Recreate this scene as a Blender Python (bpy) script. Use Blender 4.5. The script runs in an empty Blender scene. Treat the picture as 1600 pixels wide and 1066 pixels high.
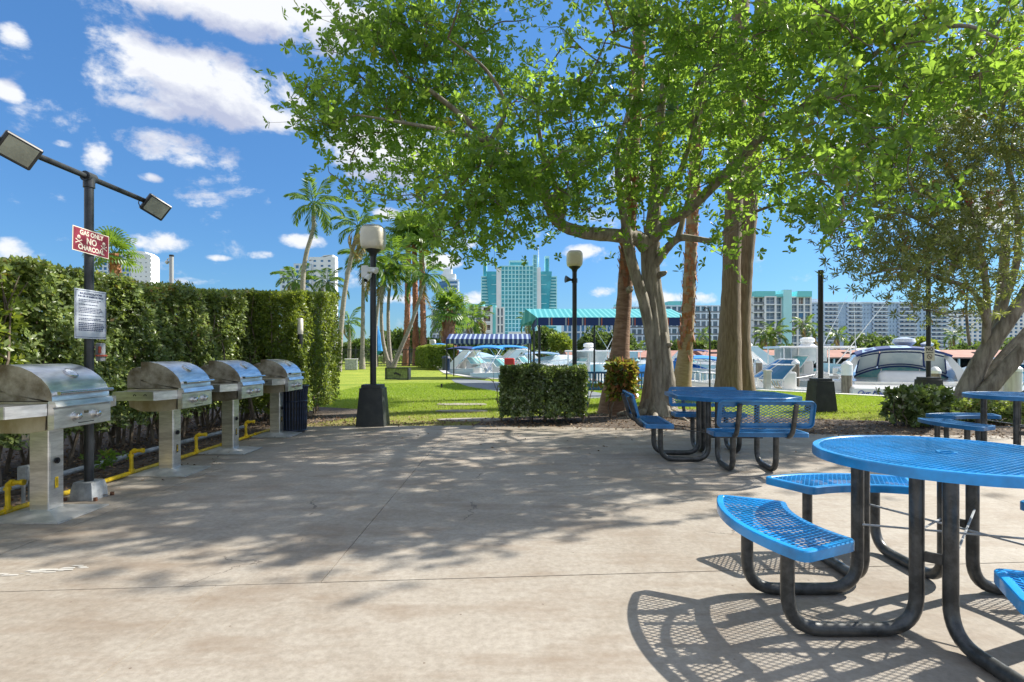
import bpy, math, random
import numpy as np
from mathutils import Vector, Matrix
from math import sin, cos, pi, radians, atan, atan2, sqrt

R = random.Random(7)
rng = np.random.default_rng(11)
scene = bpy.context.scene
COL = scene.collection

# ------------------------------------------------------------------ camera, sky, sun
CZ, F, HZ = 1.25, 880.0, 554.0
cam = bpy.data.cameras.new("camera")
cam_ob = bpy.data.objects.new("camera", cam)
COL.objects.link(cam_ob)
cam.sensor_width = 36.0
cam.lens = F / 1600 * 36
cam.shift_y = (HZ - 533) / 1600
cam_ob.location = (0, 0, CZ)
cam_ob.rotation_euler = (pi / 2, 0, 0)
cam.clip_start = 0.05
cam.clip_end = 9000
scene.camera = cam_ob

SUN_EL = radians(39)
SUN_AZ = atan2(.927, .374)        # from +Y towards +X
sun_dir = Vector((sin(SUN_AZ) * cos(SUN_EL), cos(SUN_AZ) * cos(SUN_EL), sin(SUN_EL)))
sl = bpy.data.lights.new("sun", 'SUN')
sl.energy = 3.3
sl.angle = radians(0.53)
sl.color = (1.0, .94, .84)
so = bpy.data.objects.new("sun", sl)
COL.objects.link(so)
so.rotation_euler = sun_dir.to_track_quat('Z', 'Y').to_euler()

scene.view_settings.view_transform = 'Standard'
scene.view_settings.look = 'None'
scene.view_settings.gamma = 1
scene.view_settings.use_curve_mapping = False
scene.view_settings.exposure = 1.55
scene.cycles.max_bounces = 8
scene.cycles.transparent_max_bounces = 12
scene.cycles.caustics_reflective = False
scene.cycles.caustics_refractive = False
scene.cycles.sample_clamp_indirect = 8

# ---- world: Nishita sky and cumulus clouds laid out by direction
world = bpy.data.worlds.new("World")
scene.world = world
world.use_nodes = True
nt = world.node_tree
for n in list(nt.nodes):
    nt.nodes.remove(n)
N, Lk = nt.nodes, nt.links

def wn(t, **kw):
    n = N.new(t)
    for k, v in kw.items():
        setattr(n, k, v)
    return n

def wmath(op, a, b=None, c=None, clamp=False):
    n = N.new('ShaderNodeMath'); n.operation = op; n.use_clamp = clamp
    for i, v in enumerate((a, b, c)):
        if v is None: continue
        if isinstance(v, (int, float)): n.inputs[i].default_value = v
        else: Lk.new(v, n.inputs[i])
    return n.outputs[0]

def vmath(op, a, b=None):
    n = N.new('ShaderNodeVectorMath'); n.operation = op
    for i, v in enumerate((a, b)):
        if v is None: continue
        if isinstance(v, (tuple, list)): n.inputs[i].default_value = v
        else: Lk.new(v, n.inputs[i])
    return n.outputs['Value'] if op in ('LENGTH', 'DOT_PRODUCT') else n.outputs[0]

sky = wn('ShaderNodeTexSky', sky_type='NISHITA')
sky.sun_disc = False
sky.sun_elevation = SUN_EL
sky.sun_rotation = SUN_AZ
sky.air_density = 1.0
sky.dust_density = 0.2
sky.ozone_density = 3.5
tint = wn('ShaderNodeMix', data_type='RGBA', blend_type='MULTIPLY')
tint.inputs[0].default_value = 1
Lk.new(sky.outputs[0], tint.inputs[6])
geo = wn('ShaderNodeTexCoord')
sep = wn('ShaderNodeSeparateXYZ')
nrm = vmath('NORMALIZE', geo.outputs['Generated'])
Lk.new(nrm, sep.inputs[0])
tr_ = wn('ShaderNodeValToRGB')
tr_.color_ramp.elements[0].color = (.20, .31, .42, 1); tr_.color_ramp.elements[0].position = 0.0
tr_.color_ramp.elements[1].color = (.42, .66, .82, 1); tr_.color_ramp.elements[1].position = .75
Lk.new(sep.outputs[2], tr_.inputs[0]); Lk.new(tr_.outputs[0], tint.inputs[7])
az = wmath('ARCTAN2', sep.outputs[0], sep.outputs[1])
el = wmath('ARCSINE', sep.outputs[2])

def azel(px, py):
    d = sqrt(F * F + (px - 800) ** 2)
    return atan((px - 800) / F), atan((HZ - py) / d)

CL = [(318, 132, 182, 74, 1.05), (370, 172, 130, 40, .9), (230, 165, 80, 26, .8), (370, 5, 205, 62, 1.05), (500, 30, 90, 62, .9), (270, 232, 95, 34, .66), (350, 245, 40, 22, .4),
      (152, 248, 30, 40, .62), (600, 238, 105, 62, 1.0), (25, 50, 38, 28, .72), (12, 142, 30, 20, .62),
      (246, 378, 66, 22, .85), (12, 386, 42, 26, .85), (474, 377, 44, 15, .8), (412, 399, 26, 9, .6), (684, 410, 46, 16, .85),
      (935, 457, 28, 12, .75), (600, 333, 26, 12, .6), (760, 465, 70, 16, .7), (905, 392, 34, 14, .8), (1090, 465, 42, 14, .7),
      (640, 468, 50, 10, .6), (1490, 175, 90, 60, .8), (1390, 270, 60, 50, .75), (1540, 330, 60, 40, .7), (1290, 240, 70, 40, .6),
      (1380, 12, 60, 26, .7), (570, 25, 50, 40, .7), (235, 278, 24, 10, .55), (100, 225, 22, 8, .5), (1000, 280, 60, 40, .7), (1240, 468, 60, 12, .5),
      (340, 403, 26, 6, .45), (320, 440, 60, 7, .4), (1010, 470, 60, 14, .6), (720, 380, 40, 12, .5)]
vec = wn('ShaderNodeCombineXYZ')
Lk.new(az, vec.inputs[0]); Lk.new(el, vec.inputs[1])
cv = vec.outputs[0]

def noise(scale, detail, rough, off=(0, 0, 0), stretch=(1, 1.5, 1), dist=0.0):
    v = vmath('MULTIPLY', vmath('ADD', cv, off), stretch)
    n = wn('ShaderNodeTexNoise')
    n.inputs['Scale'].default_value = scale
    n.inputs['Detail'].default_value = detail
    n.inputs['Roughness'].default_value = rough
    n.inputs['Distortion'].default_value = dist
    Lk.new(v, n.inputs['Vector'])
    return n.outputs[0]

def cloudmask(dy):
    m = None
    for px, py, rx, ry, s in CL:
        a0, e0 = azel(px, py)
        a1, _ = azel(px + rx, py); _, e1 = azel(px, py - ry)
        ra, re = abs(a1 - a0), abs(e1 - e0)
        d = vmath('LENGTH', vmath('MULTIPLY', vmath('SUBTRACT', cv, (a0, e0 - dy, 0)), (1 / ra, 1 / re, 0)))
        v = wmath('MULTIPLY_ADD', wmath('MULTIPLY', d, d), -s * .9, s * .98)
        m = v if m is None else wmath('MAXIMUM', m, v)
    return m
m0 = cloudmask(0.0)
# unseen cumulus added outside the view, made denser to give neutral fill light
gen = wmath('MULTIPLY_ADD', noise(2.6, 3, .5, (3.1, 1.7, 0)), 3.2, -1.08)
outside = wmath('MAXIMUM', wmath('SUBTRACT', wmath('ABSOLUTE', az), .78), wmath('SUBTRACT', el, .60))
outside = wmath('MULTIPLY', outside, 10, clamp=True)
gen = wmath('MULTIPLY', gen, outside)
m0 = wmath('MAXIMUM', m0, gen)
nz = noise(9, 9, .62, dist=.25)
nz2 = noise(34, 6, .6, (1.3, .4, 0))
nsum = wmath('ADD', wmath('MULTIPLY_ADD', nz, 2.5, -1.25), wmath('MULTIPLY_ADD', nz2, .8, -.4))
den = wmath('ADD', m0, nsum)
ramp = wn('ShaderNodeMapRange', interpolation_type='SMOOTHSTEP')
ramp.inputs['From Min'].default_value = .16
ramp.inputs['From Max'].default_value = .72
Lk.new(den, ramp.inputs['Value'])
up = wmath('GREATER_THAN', el, -.02)
alpha = wmath('MULTIPLY', ramp.outputs[0], up)
alpha = wmath('MULTIPLY', alpha, .95)
# cloud colour: bright crowns, lavender-grey thick undersides
m1 = cloudmask(0.05)
nb = noise(9, 6, .6, (-.02, .035, 0), dist=.25)
lightness = wmath('ADD', wmath('MULTIPLY', wmath('SUBTRACT', m0, m1), 1.3), wmath('MULTIPLY', wmath('SUBTRACT', nz, nb), 2.6))
thick = wmath('MULTIPLY', wmath('SUBTRACT', den, .28), 1.25, clamp=True)
shade = wmath('SUBTRACT', 1.0, wmath('MULTIPLY', thick, .95))
shade = wmath('ADD', shade, lightness)
sr = wn('ShaderNodeValToRGB')
sr.color_ramp.elements[0].position = .2
sr.color_ramp.elements[0].color = (1.9, 2.05, 2.65, 1)
sr.color_ramp.elements[1].position = .95
sr.color_ramp.elements[1].color = (3.45, 3.5, 3.6, 1)
Lk.new(shade, sr.inputs[0])
cmix = wn('ShaderNodeMix', data_type='RGBA')
Lk.new(alpha, cmix.inputs[0])
Lk.new(tint.outputs[2], cmix.inputs[6])
Lk.new(sr.outputs[0], cmix.inputs[7])
bg = wn('ShaderNodeBackground')
bg.inputs[1].default_value = 0.10
wo = wn('ShaderNodeOutputWorld')
Lk.new(cmix.outputs[2], bg.inputs[0])
Lk.new(bg.outputs[0], wo.inputs[0])
world.cycles.sampling_method = 'MANUAL'
world.cycles.sample_map_resolution = 512

# ------------------------------------------------------------------ helpers
def P(px, py, Y):
    """the place at depth Y that the photograph shows at a pixel"""
    return Vector(((px - 800) * Y / F, Y, CZ - (py - HZ) * Y / F))

def G(px, py):
    Y = CZ * F / (py - HZ)
    return Vector(((px - 800) * Y / F, Y, 0))

def tag(o, label=None, cat=None, group=None, kind=None, category=None):
    cat = cat or category
    if label: o["label"] = label
    if cat: o["category"] = cat
    if group: o["group"] = group
    if kind: o["kind"] = kind
    return o

def empty(name, loc=(0, 0, 0), rz=0.0, **kw):
    o = bpy.data.objects.new(name, None)
    COL.objects.link(o)
    o.location = loc
    o.rotation_euler = (0, 0, rz)
    o.empty_display_size = .1
    return tag(o, **kw)

def link(name, mesh, parent=None, loc=None, rot=None, scale=None):
    o = bpy.data.objects.new(name, mesh)
    COL.objects.link(o)
    if parent is not None: o.parent = parent
    if loc is not None: o.location = loc
    if rot is not None: o.rotation_euler = rot
    if scale is not None: o.scale = scale
    return o

KIDS = {}
def copy_tree(o, parent=None):
    if not KIDS: pass
    c = o.copy()
    COL.objects.link(c)
    c.parent = parent
    for ch in o.children:
        copy_tree(ch, c)
    return c

class MB:
    def __init__(s):
        s.v = []; s.f = []; s.M = Matrix.Identity(4)
    def xf(s, M): s.M = M; return s
    def add(s, vs, fs):
        n = len(s.v)
        s.v += [tuple(s.M @ Vector(p)) for p in vs]
        s.f += [tuple(i + n for i in f) for f in fs]
        return s
    def box(s, c, d, rz=0, bev=0.0):
        cx, cy, cz = c; a, b, h = d[0] / 2, d[1] / 2, d[2] / 2
        ca, sa = cos(rz), sin(rz)
        if bev <= 0:
            pts = [(x, y, z) for z in (-h, h) for x, y in ((-a, -b), (a, -b), (a, b), (-a, b))]
            fs = [(3, 2, 1, 0), (4, 5, 6, 7), (0, 1, 5, 4), (1, 2, 6, 5), (2, 3, 7, 6), (3, 0, 4, 7)]
        else:
            e = bev
            ring = [(-a + e, -b), (a - e, -b), (a, -b + e), (a, b - e), (a - e, b), (-a + e, b), (-a, b - e), (-a, -b + e)]
            inn = [(x * (1 - e / a) if abs(x) == a else x, y) for x, y in ring]
            def sh(r, k): return [(max(-a + k, min(a - k, x)), max(-b + k, min(b - k, y))) for x, y in r]
            pts = [(x, y, -h) for x, y in sh(ring, e)] + [(x, y, -h + e) for x, y in ring] + [(x, y, h - e) for x, y in ring] + [(x, y, h) for x, y in sh(ring, e)]
            fs = [tuple(range(7, -1, -1)), tuple(range(24, 32))]
            for k in range(3):
                for i in range(8):
                    j = (i + 1) % 8
                    fs.append((k * 8 + i, k * 8 + j, k * 8 + 8 + j, k * 8 + 8 + i))
        return s.add([(cx + x * ca - y * sa, cy + x * sa + y * ca, cz + z) for x, y, z in pts], fs)
    def tube(s, pts, r, n=8, caps=True, jit=0, seed=0):
        pts = [Vector(p) for p in pts]
        rs = r if isinstance(r, (list, tuple)) else [r] * len(pts)
        up = None; vs = []; rr = random.Random(seed)
        for i, p in enumerate(pts):
            if i == 0: t = pts[1] - p
            elif i == len(pts) - 1: t = p - pts[i - 1]
            else: t = (pts[i + 1] - p).normalized() + (p - pts[i - 1]).normalized()
            t = t.normalized() if t.length > 1e-9 else Vector((0, 0, 1))
            if up is None:
                up = Vector((1, 0, 0)) if abs(t.x) < .9 else Vector((0, 1, 0))
            up = (up - t * up.dot(t))
            up = up.normalized() if up.length > 1e-6 else t.orthogonal().normalized()
            b = t.cross(up)
            for k in range(n):
                a = 2 * pi * k / n
                q = rs[i] * (1 + jit * (rr.random() - .5))
                vs.append(p + (up * cos(a) + b * sin(a)) * q)
        fs = []
        for i in range(len(pts) - 1):
            for k in range(n):
                j = (k + 1) % n
                fs.append((i * n + k, i * n + j, i * n + n + j, i * n + n + k))
        if caps:
            fs.append(tuple(range(n - 1, -1, -1)))
            m = (len(pts) - 1) * n
            fs.append(tuple(m + k for k in range(n)))
        return s.add(vs, fs)
    def cyl(s, p, q, r, n=12, r2=None):
        return s.tube([p, q], [r, r if r2 is None else r2], n)
    def lathe(s, prof, n=20, c=(0, 0, 0), sq=0.0):
        """profile of (radius, z); sq > 0 turns the section into a rounded square"""
        vs = []
        for r, z in prof:
            for k in range(n):
                a = 2 * pi * k / n
                x, y = cos(a), sin(a)
                if sq > 0:
                    m = (abs(x) ** (2 + sq) + abs(y) ** (2 + sq)) ** (1 / (2 + sq))
                    x, y = x / m, y / m
                vs.append((c[0] + r * x, c[1] + r * y, c[2] + z))
        fs = []
        for i in range(len(prof) - 1):
            for k in range(n):
                j = (k + 1) % n
                fs.append((i * n + k, i * n + j, i * n + n + j, i * n + n + k))
        fs.append(tuple(range(n - 1, -1, -1)))
        m = (len(prof) - 1) * n
        fs.append(tuple(m + k for k in range(n)))
        return s.add(vs, fs)
    def prism(s, poly, z0, z1):
        n = len(poly)
        vs = [(x, y, z0) for x, y in poly] + [(x, y, z1) for x, y in poly]
        fs = [tuple(range(n - 1, -1, -1)), tuple(range(n, 2 * n))]
        for i in range(n):
            j = (i + 1) % n
            fs.append((i, j, n + j, n + i))
        return s.add(vs, fs)
    def extr(s, prof, y0, y1):
        """polygon in the XZ plane extruded along Y"""
        n = len(prof)
        vs = [(x, y0, z) for x, z in prof] + [(x, y1, z) for x, z in prof]
        fs = [tuple(range(n)), tuple(range(2 * n - 1, n - 1, -1))]
        for i in range(n):
            j = (i + 1) % n
            fs.append((i, n + i, n + j, j))
        return s.add(vs, fs)
    def sweep(s, poly, prof):
        """closed section prof of (inward offset, z) swept round the counter-clockwise outline poly"""
        n = len(poly); nrmls = []
        for i in range(n):
            p0, p1, p2 = Vector(poly[i - 1]), Vector(poly[i]), Vector(poly[(i + 1) % n])
            d1 = (p1 - p0).normalized(); d2 = (p2 - p1).normalized()
            n1 = Vector((-d1.y, d1.x)); n2 = Vector((-d2.y, d2.x))
            m = (n1 + n2)
            m = m.normalized() if m.length > 1e-6 else n1
            nrmls.append(m / max(.5, m.dot(n1)))
        k = len(prof); vs = []
        for (x, y), m in zip(poly, nrmls):
            for o, z in prof:
                vs.append((x + m.x * o, y + m.y * o, z))
        fs = []
        for i in range(n):
            j = (i + 1) % n
            for a in range(k):
                b = (a + 1) % k
                fs.append((i * k + a, i * k + b, j * k + b, j * k + a))
        return s.add(vs, fs)
    def mesh(s, name, m, smooth=False, sharp=35):
        me = bpy.data.meshes.new(name)
        me.from_pydata(s.v, [], s.f)
        if m is not None: me.materials.append(m)
        if smooth:
            me.shade_smooth()
            try: me.set_sharp_from_angle(angle=radians(sharp))
            except Exception: pass
        me.update()
        return me
    def build(s, name, m, parent=None, smooth=False, sharp=35, **kw):
        o = link(name, s.mesh(name, m, smooth, sharp), parent)
        return tag(o, **kw)

def fillet(pts, r, n=6):
    """round the corners of a polyline"""
    pts = [Vector(p) for p in pts]; out = [pts[0]]
    for i in range(1, len(pts) - 1):
        a, b, c = pts[i - 1], pts[i], pts[i + 1]
        u = (a - b).normalized(); w = (c - b).normalized()
        rr = min(r, (a - b).length * .49, (c - b).length * .49)
        p0, p2 = b + u * rr, b + w * rr
        for k in range(n + 1):
            t = k / n
            out.append(p0 * (1 - t) ** 2 + b * 2 * t * (1 - t) + p2 * t * t)
    out.append(pts[-1])
    return out

def smooth_path(pts, n=6):
    """Catmull-Rom through the points; works on tuples of any length"""
    P_ = [np.array(p, float) for p in pts]
    P_ = [2 * P_[0] - P_[1]] + P_ + [2 * P_[-1] - P_[-2]]
    out = []
    for i in range(1, len(P_) - 2):
        p0, p1, p2, p3 = P_[i - 1:i + 3]
        for k in range(n):
            t = k / n
            out.append(.5 * ((2 * p1) + (-p0 + p2) * t + (2 * p0 - 5 * p1 + 4 * p2 - p3) * t * t + (-p0 + 3 * p1 - 3 * p2 + p3) * t ** 3))
    out.append(P_[-2])
    return out

# ------------------------------------------------------------------ materials
def mat(name, color, rough=.6, metal=0.0, var=0.0, vscale=5.0, bump=0.0, bscale=40.0, color2=None, spec=.5,
        trans=0.0, alpha=None, coat=0.0, detail=5, stretch=None, c2pos=(.4, .6), sheen=0, ior=None):
    m = bpy.data.materials.new(name)
    m.use_nodes = True
    t = m.node_tree; b = t.nodes['Principled BSDF']
    b.inputs['Base Color'].default_value = (*color, 1)
    b.inputs['Roughness'].default_value = rough
    b.inputs['Metallic'].default_value = metal
    b.inputs['Specular IOR Level'].default_value = spec
    b.inputs['Transmission Weight'].default_value = trans
    b.inputs['Coat Weight'].default_value = coat
    if ior: b.inputs['IOR'].default_value = ior
    if alpha is not None: b.inputs['Alpha'].default_value = alpha
    co = None
    if var or bump or color2:
        co = t.nodes.new('ShaderNodeTexCoord').outputs['Object']
        if stretch:
            mp = t.nodes.new('ShaderNodeMapping'); mp.inputs['Scale'].default_value = stretch
            t.links.new(co, mp.inputs[0]); co = mp.outputs[0]
    if color2 or var:
        nz_ = t.nodes.new('ShaderNodeTexNoise'); nz_.inputs['Scale'].default_value = vscale
        nz_.inputs['Detail'].default_value = detail; nz_.inputs['Roughness'].default_value = .65
        t.links.new(co, nz_.inputs['Vector'])
        rp = t.nodes.new('ShaderNodeValToRGB')
        rp.color_ramp.elements[0].position, rp.color_ramp.elements[1].position = c2pos
        if color2: c0, c1 = color, color2
        else: c0 = tuple(c * (1 - var) for c in color); c1 = tuple(min(1, c * (1 + var)) for c in color)
        rp.color_ramp.elements[0].color = (*c0, 1); rp.color_ramp.elements[1].color = (*c1, 1)
        t.links.new(nz_.outputs[0], rp.inputs[0]); t.links.new(rp.outputs[0], b.inputs['Base Color'])
    if bump:
        n2 = t.nodes.new('ShaderNodeTexNoise'); n2.inputs['Scale'].default_value = bscale
        n2.inputs['Detail'].default_value = 4
        t.links.new(co, n2.inputs['Vector'])
        bp = t.nodes.new('ShaderNodeBump'); bp.inputs['Strength'].default_value = bump; bp.inputs['Distance'].default_value = .02
        t.links.new(n2.outputs[0], bp.inputs['Height']); t.links.new(bp.outputs[0], b.inputs['Normal'])
    return m

def leaf_mat(name, ramp, trans=.4, tcol=(.35, .5, .03), rough=.4):
    """leaf colour from the per-leaf 'tone' attribute, with light passing through"""
    m = bpy.data.materials.new(name); m.use_nodes = True
    t = m.node_tree; b = t.nodes['Principled BSDF']; out = t.nodes['Material Output']
    at = t.nodes.new('ShaderNodeAttribute'); at.attribute_name = 'tone'
    rp = t.nodes.new('ShaderNodeValToRGB'); cr = rp.color_ramp
    while len(cr.elements) > 1: cr.elements.remove(cr.elements[-1])
    cr.elements[0].position = ramp[0][0]; cr.elements[0].color = (*ramp[0][1], 1)
    for p, c in ramp[1:]:
        e = cr.elements.new(p); e.color = (*c, 1)
    t.links.new(at.outputs['Fac'], rp.inputs[0]); t.links.new(rp.outputs[0], b.inputs['Base Color'])
    b.inputs['Roughness'].default_value = rough
    tr = t.nodes.new('ShaderNodeBsdfTranslucent')
    mx = t.nodes.new('ShaderNodeMix'); mx.data_type = 'RGBA'; mx.inputs[0].default_value = .55
    t.links.new(rp.outputs[0], mx.inputs[6]); mx.inputs[7].default_value = (*tcol, 1)
    t.links.new(mx.outputs[2], tr.inputs[0])
    ms = t.nodes.new('ShaderNodeMixShader'); ms.inputs[0].default_value = trans
    t.links.new(b.outputs[0], ms.inputs[1]); t.links.new(tr.outputs[0], ms.inputs[2]); t.links.new(ms.outputs[0], out.inputs[0])
    return m

def lathe_leaf(): pass

# leaf shapes: (along, across, lift) per corner, faces
KITE = (np.array([(0, 0, 0), (.5, -.5, .10), (1, 0, -.05), (.5, .5, .10)]), [(0, 1, 2), (0, 2, 3)])
OBOV = (np.array([(0, 0, 0), (.45, -.32, .10), (.8, -.5, .10), (1, 0, -.06), (.8, .5, .10), (.45, .32, .10)]), [(0, 1, 2), (0, 2, 3), (0, 3, 4), (0, 4, 5)])

def leaf_mesh(name, base, axis, L, W, shape, m, tone=None, nrm=None):
    """one mesh of many leaves: base (n,3) points, axis (n,3) directions, L and W lengths and widths"""
    n = len(base)
    axis = axis / np.maximum(1e-6, np.linalg.norm(axis, axis=1, keepdims=True))
    if nrm is None:
        nrm = rng.normal(size=(n, 3)) * .55 + np.array([0, 0, 1.0])
    side = np.cross(nrm, axis)
    side /= np.maximum(1e-6, np.linalg.norm(side, axis=1, keepdims=True))
    up = np.cross(axis, side)
    S, fs = shape
    k = len(S)
    L = np.broadcast_to(L, (n,)); W = np.broadcast_to(W, (n,))
    v = (base[:, None, :] + axis[:, None, :] * (S[None, :, 0:1] * L[:, None, None])
         + side[:, None, :] * (S[None, :, 1:2] * W[:, None, None]) + up[:, None, :] * (S[None, :, 2:3] * W[:, None, None]))
    v = v.reshape(-1, 3)
    f = np.array(fs)
    faces = (f[None] + (np.arange(n) * k)[:, None, None]).reshape(-1, 3)
    me = bpy.data.meshes.new(name)
    me.vertices.add(len(v)); me.vertices.foreach_set('co', v.ravel().astype(np.float32))
    me.loops.add(faces.size); me.loops.foreach_set('vertex_index', faces.ravel().astype(np.int32))
    me.polygons.add(len(faces)); me.polygons.foreach_set('loop_start', (np.arange(len(faces)) * 3).astype(np.int32))
    me.update(calc_edges=True)
    if tone is None: tone = rng.random(n)
    a = me.attributes.new('tone', 'FLOAT', 'POINT')
    a.data.foreach_set('value', np.repeat(tone, k).astype(np.float32))
    me.materials.append(m)
    return me

def rosettes(pts, k, L, W, name, m, shape=OBOV, up=.5, spread=1.0, tone=None, out=None, back=.04, tj=.18):
    """k leaves round each twig tip"""
    n = len(pts)
    ax = rng.normal(size=(n, 3)) * .7 + np.array([0, 0, up])
    if out is not None: ax = ax * .6 + out
    ax /= np.linalg.norm(ax, axis=1, keepdims=True)
    u = np.cross(ax, rng.normal(size=(n, 3))); u /= np.linalg.norm(u, axis=1, keepdims=True)
    w = np.cross(ax, u)
    B, A, T, NN = [], [], [], []
    if tone is None: tone = rng.random(n)
    for j in range(k):
        a = 2 * pi * (j + rng.random(n) * .7) / k
        rad = u * np.cos(a)[:, None] + w * np.sin(a)[:, None]
        d = rad * spread + ax * (.15 + .7 * rng.random(n))[:, None]
        B.append(pts - ax * (rng.random(n) * back)[:, None]); A.append(d)
        T.append(np.clip(tone + rng.normal(size=n) * tj, 0, 1)); NN.append(ax + rng.normal(size=(n, 3)) * .35)
    B = np.concatenate(B); A = np.concatenate(A); T = np.concatenate(T); NN = np.concatenate(NN)
    Ls = L * (.7 + .6 * rng.random(len(B)))
    return leaf_mesh(name, B, A, Ls, Ls * (W / L), shape, m, T, NN)

def text_mesh(name, s, size, m, parent, M, ext=.0008, align='CENTER', bold=0.0, shear=0.0, xs=1.0):
    c = bpy.data.curves.new(name, 'FONT')
    c.body = s; c.size = size; c.extrude = ext; c.offset = bold; c.shear = shear
    c.align_x = align; c.align_y = 'CENTER'; c.resolution_u = 3
    o = bpy.data.objects.new(name + '_tmp', c); COL.objects.link(o)
    dg = bpy.context.evaluated_depsgraph_get()
    me = bpy.data.meshes.new_from_object(o.evaluated_get(dg))
    bpy.data.objects.remove(o)
    me.transform(M @ Matrix.Diagonal((xs, 1, 1, 1))); me.materials.clear(); me.materials.append(m); me.name = name
    return link(name, me, parent)

# text planes: FX faces +X (reads along +Y), FN faces -Y (reads along +X)
def FX(x, y, z, side=1):
    return Matrix.Translation((x, y, z)) @ Matrix(((0, 0, 1, 0), (1, 0, 0, 0), (0, 1, 0, 0), (0, 0, 0, 1)))
def FN(x, y, z):
    return Matrix.Translation((x, y, z)) @ Matrix(((1, 0, 0, 0), (0, 0, -1, 0), (0, 1, 0, 0), (0, 0, 0, 1)))
# ------------------------------------------------------------------ material set
M = {}
M['steel'] = mat('brushed_stainless', (.74, .74, .73), .33, 1.0, var=.20, vscale=3, bump=.03, bscale=60, stretch=(1, 1, 6))
M['steel_plate'] = mat('dull_steel_plate', (.50, .50, .49), .52, .8, vscale=5, color2=(.68, .68, .67), bump=.05, bscale=20)
M['steel_dirty'] = mat('weathered_stainless', (.15, .12, .07), .55, .6, vscale=6, color2=(.50, .46, .37), bump=.15, bscale=30, c2pos=(.38, .72))
M['steel_side'] = mat('dull_stainless', (.38, .31, .18), .45, .75, vscale=4, color2=(.66, .60, .48), c2pos=(.35, .65), stretch=(1, 1, .4))
M['black_metal'] = mat('black_painted_metal', (.022, .026, .03), .35, 0, var=.35, vscale=9)
M['grey_tube'] = mat('charcoal_tube', (.055, .058, .058), .38, .3, var=.4, vscale=14, coat=.2, bump=.03, bscale=20)
M['plate_dark'] = mat('dark_green_fibreglass', (.015, .019, .018), .5, 0, vscale=6, color2=(.04, .045, .04), c2pos=(.45, .8))
M['lamp_post'] = mat('black_lamp_post', (.016, .019, .022), .4, 0, var=.3, vscale=5)
M['white_plastic'] = mat('warm_white_globe', (.72, .68, .58), .45, 0, var=.08, vscale=4, trans=0.0)
M['white'] = mat('white_paint', (.80, .80, .79), .4, 0, var=.06, vscale=3)
M['cam_white'] = mat('camera_white', (.7, .71, .7), .4)
M['yellow'] = mat('yellow_gas_pipe', (.72, .50, .015), .4, 0, var=.2, vscale=12)
M['pvc'] = mat('grey_pvc', (.33, .35, .36), .5, 0, var=.25, vscale=9)
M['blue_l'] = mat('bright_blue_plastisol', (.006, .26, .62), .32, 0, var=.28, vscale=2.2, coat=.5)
M['blue_d'] = mat('deep_blue_plastisol', (.012, .145, .36), .38, 0, var=.18, vscale=5, coat=.25)  # deeper blue with less gloss, used on the farther tables and the bench
M['grill_badge'] = mat('badge_ring', (.5, .5, .5), .2, 1.0)
M['black'] = mat('black_plastic', (.012, .012, .013), .4)
M['knob'] = mat('polished_knob', (.6, .6, .6), .16, 1.0)
M['sign_red'] = mat('faded_red_sign', (.13, .008, .02), .45, 0, vscale=5, color2=(.26, .025, .06), c2pos=(.4, .7))
M['sign_white'] = mat('white_sign_face', (.50, .54, .60), .22, 0, var=.06, vscale=6, coat=.4)
M['ink_blue'] = mat('dark_blue_ink', (.02, .03, .10), .5)
M['ink_white'] = mat('cream_lettering', (.60, .56, .47), .5)
M['ink_black'] = mat('black_ink', (.02, .02, .02), .5)
M['rust'] = mat('rusty_bolt', (.16, .07, .035), .8, 0, var=.4, vscale=40)
M['glass_lamp'] = mat('floodlight_glass', (.26, .29, .24), .2, .1, var=.2, vscale=6, coat=.6)
M['bin'] = mat('navy_bin_shell', (.008, .02, .05), .42, 0, var=.4, vscale=12, coat=.3)
M['bark_grey'] = mat('grey_tree_bark', (.13, .11, .085), .85, 0, vscale=6, color2=(.34, .31, .255), c2pos=(.35, .65), bump=.7, bscale=9, stretch=(1.6, 1.6, .35))
M['bark_twig'] = mat('brown_twig_bark', (.11, .085, .06), .85, 0, vscale=8, color2=(.22, .175, .13))
M['palm_bark'] = mat('palm_bark', (.16, .085, .05), .9, 0, vscale=7, color2=(.34, .22, .15), c2pos=(.3, .7), bump=.7, bscale=16, stretch=(.7, .7, 3))
M['palm_bark2'] = mat('fibrous_grey_palm_bark', (.12, .085, .055), .9, 0, vscale=10, color2=(.25, .19, .135), c2pos=(.35, .65), bump=.9, bscale=22, stretch=(3, 3, .25))
M['palm_red'] = mat('red_brown_leaf_bases', (.24, .085, .045), .85, 0, vscale=9, color2=(.42, .20, .11), c2pos=(.3, .7))
M['palm_gold'] = mat('pale_smooth_palm_bark', (.22, .145, .075), .85, 0, vscale=6, color2=(.36, .27, .17), c2pos=(.3, .7), bump=.3, bscale=20, stretch=(.7, .7, 3))
M['coco'] = mat('grey_coconut_bark', (.17, .15, .125), .9, 0, vscale=8, color2=(.34, .31, .27), bump=.4, bscale=16, stretch=(.6, .6, 4))
M['shaft'] = mat('green_crownshaft', (.13, .21, .05), .45, 0, var=.25, vscale=4)
M['water'] = mat('marina_water', (.02, .16, .22), .12, 0, vscale=.4, color2=(.03, .23, .30), bump=.5, bscale=5, spec=.4)
M['asphalt'] = mat('grey_concrete_path', (.17, .19, .21), .8, 0, var=.12, vscale=1.2, bump=.1)
M['stone'] = mat('stepping_stone', (.30, .27, .24), .85, 0, var=.2, vscale=6, bump=.3)
M['seawall'] = mat('pale_seawall_cap', (.50, .49, .45), .8, 0, var=.15, vscale=3)
M['pile'] = mat('weathered_pile', (.17, .135, .10), .9, 0, vscale=5, color2=(.30, .25, .19), stretch=(3, 3, .4))
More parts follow.
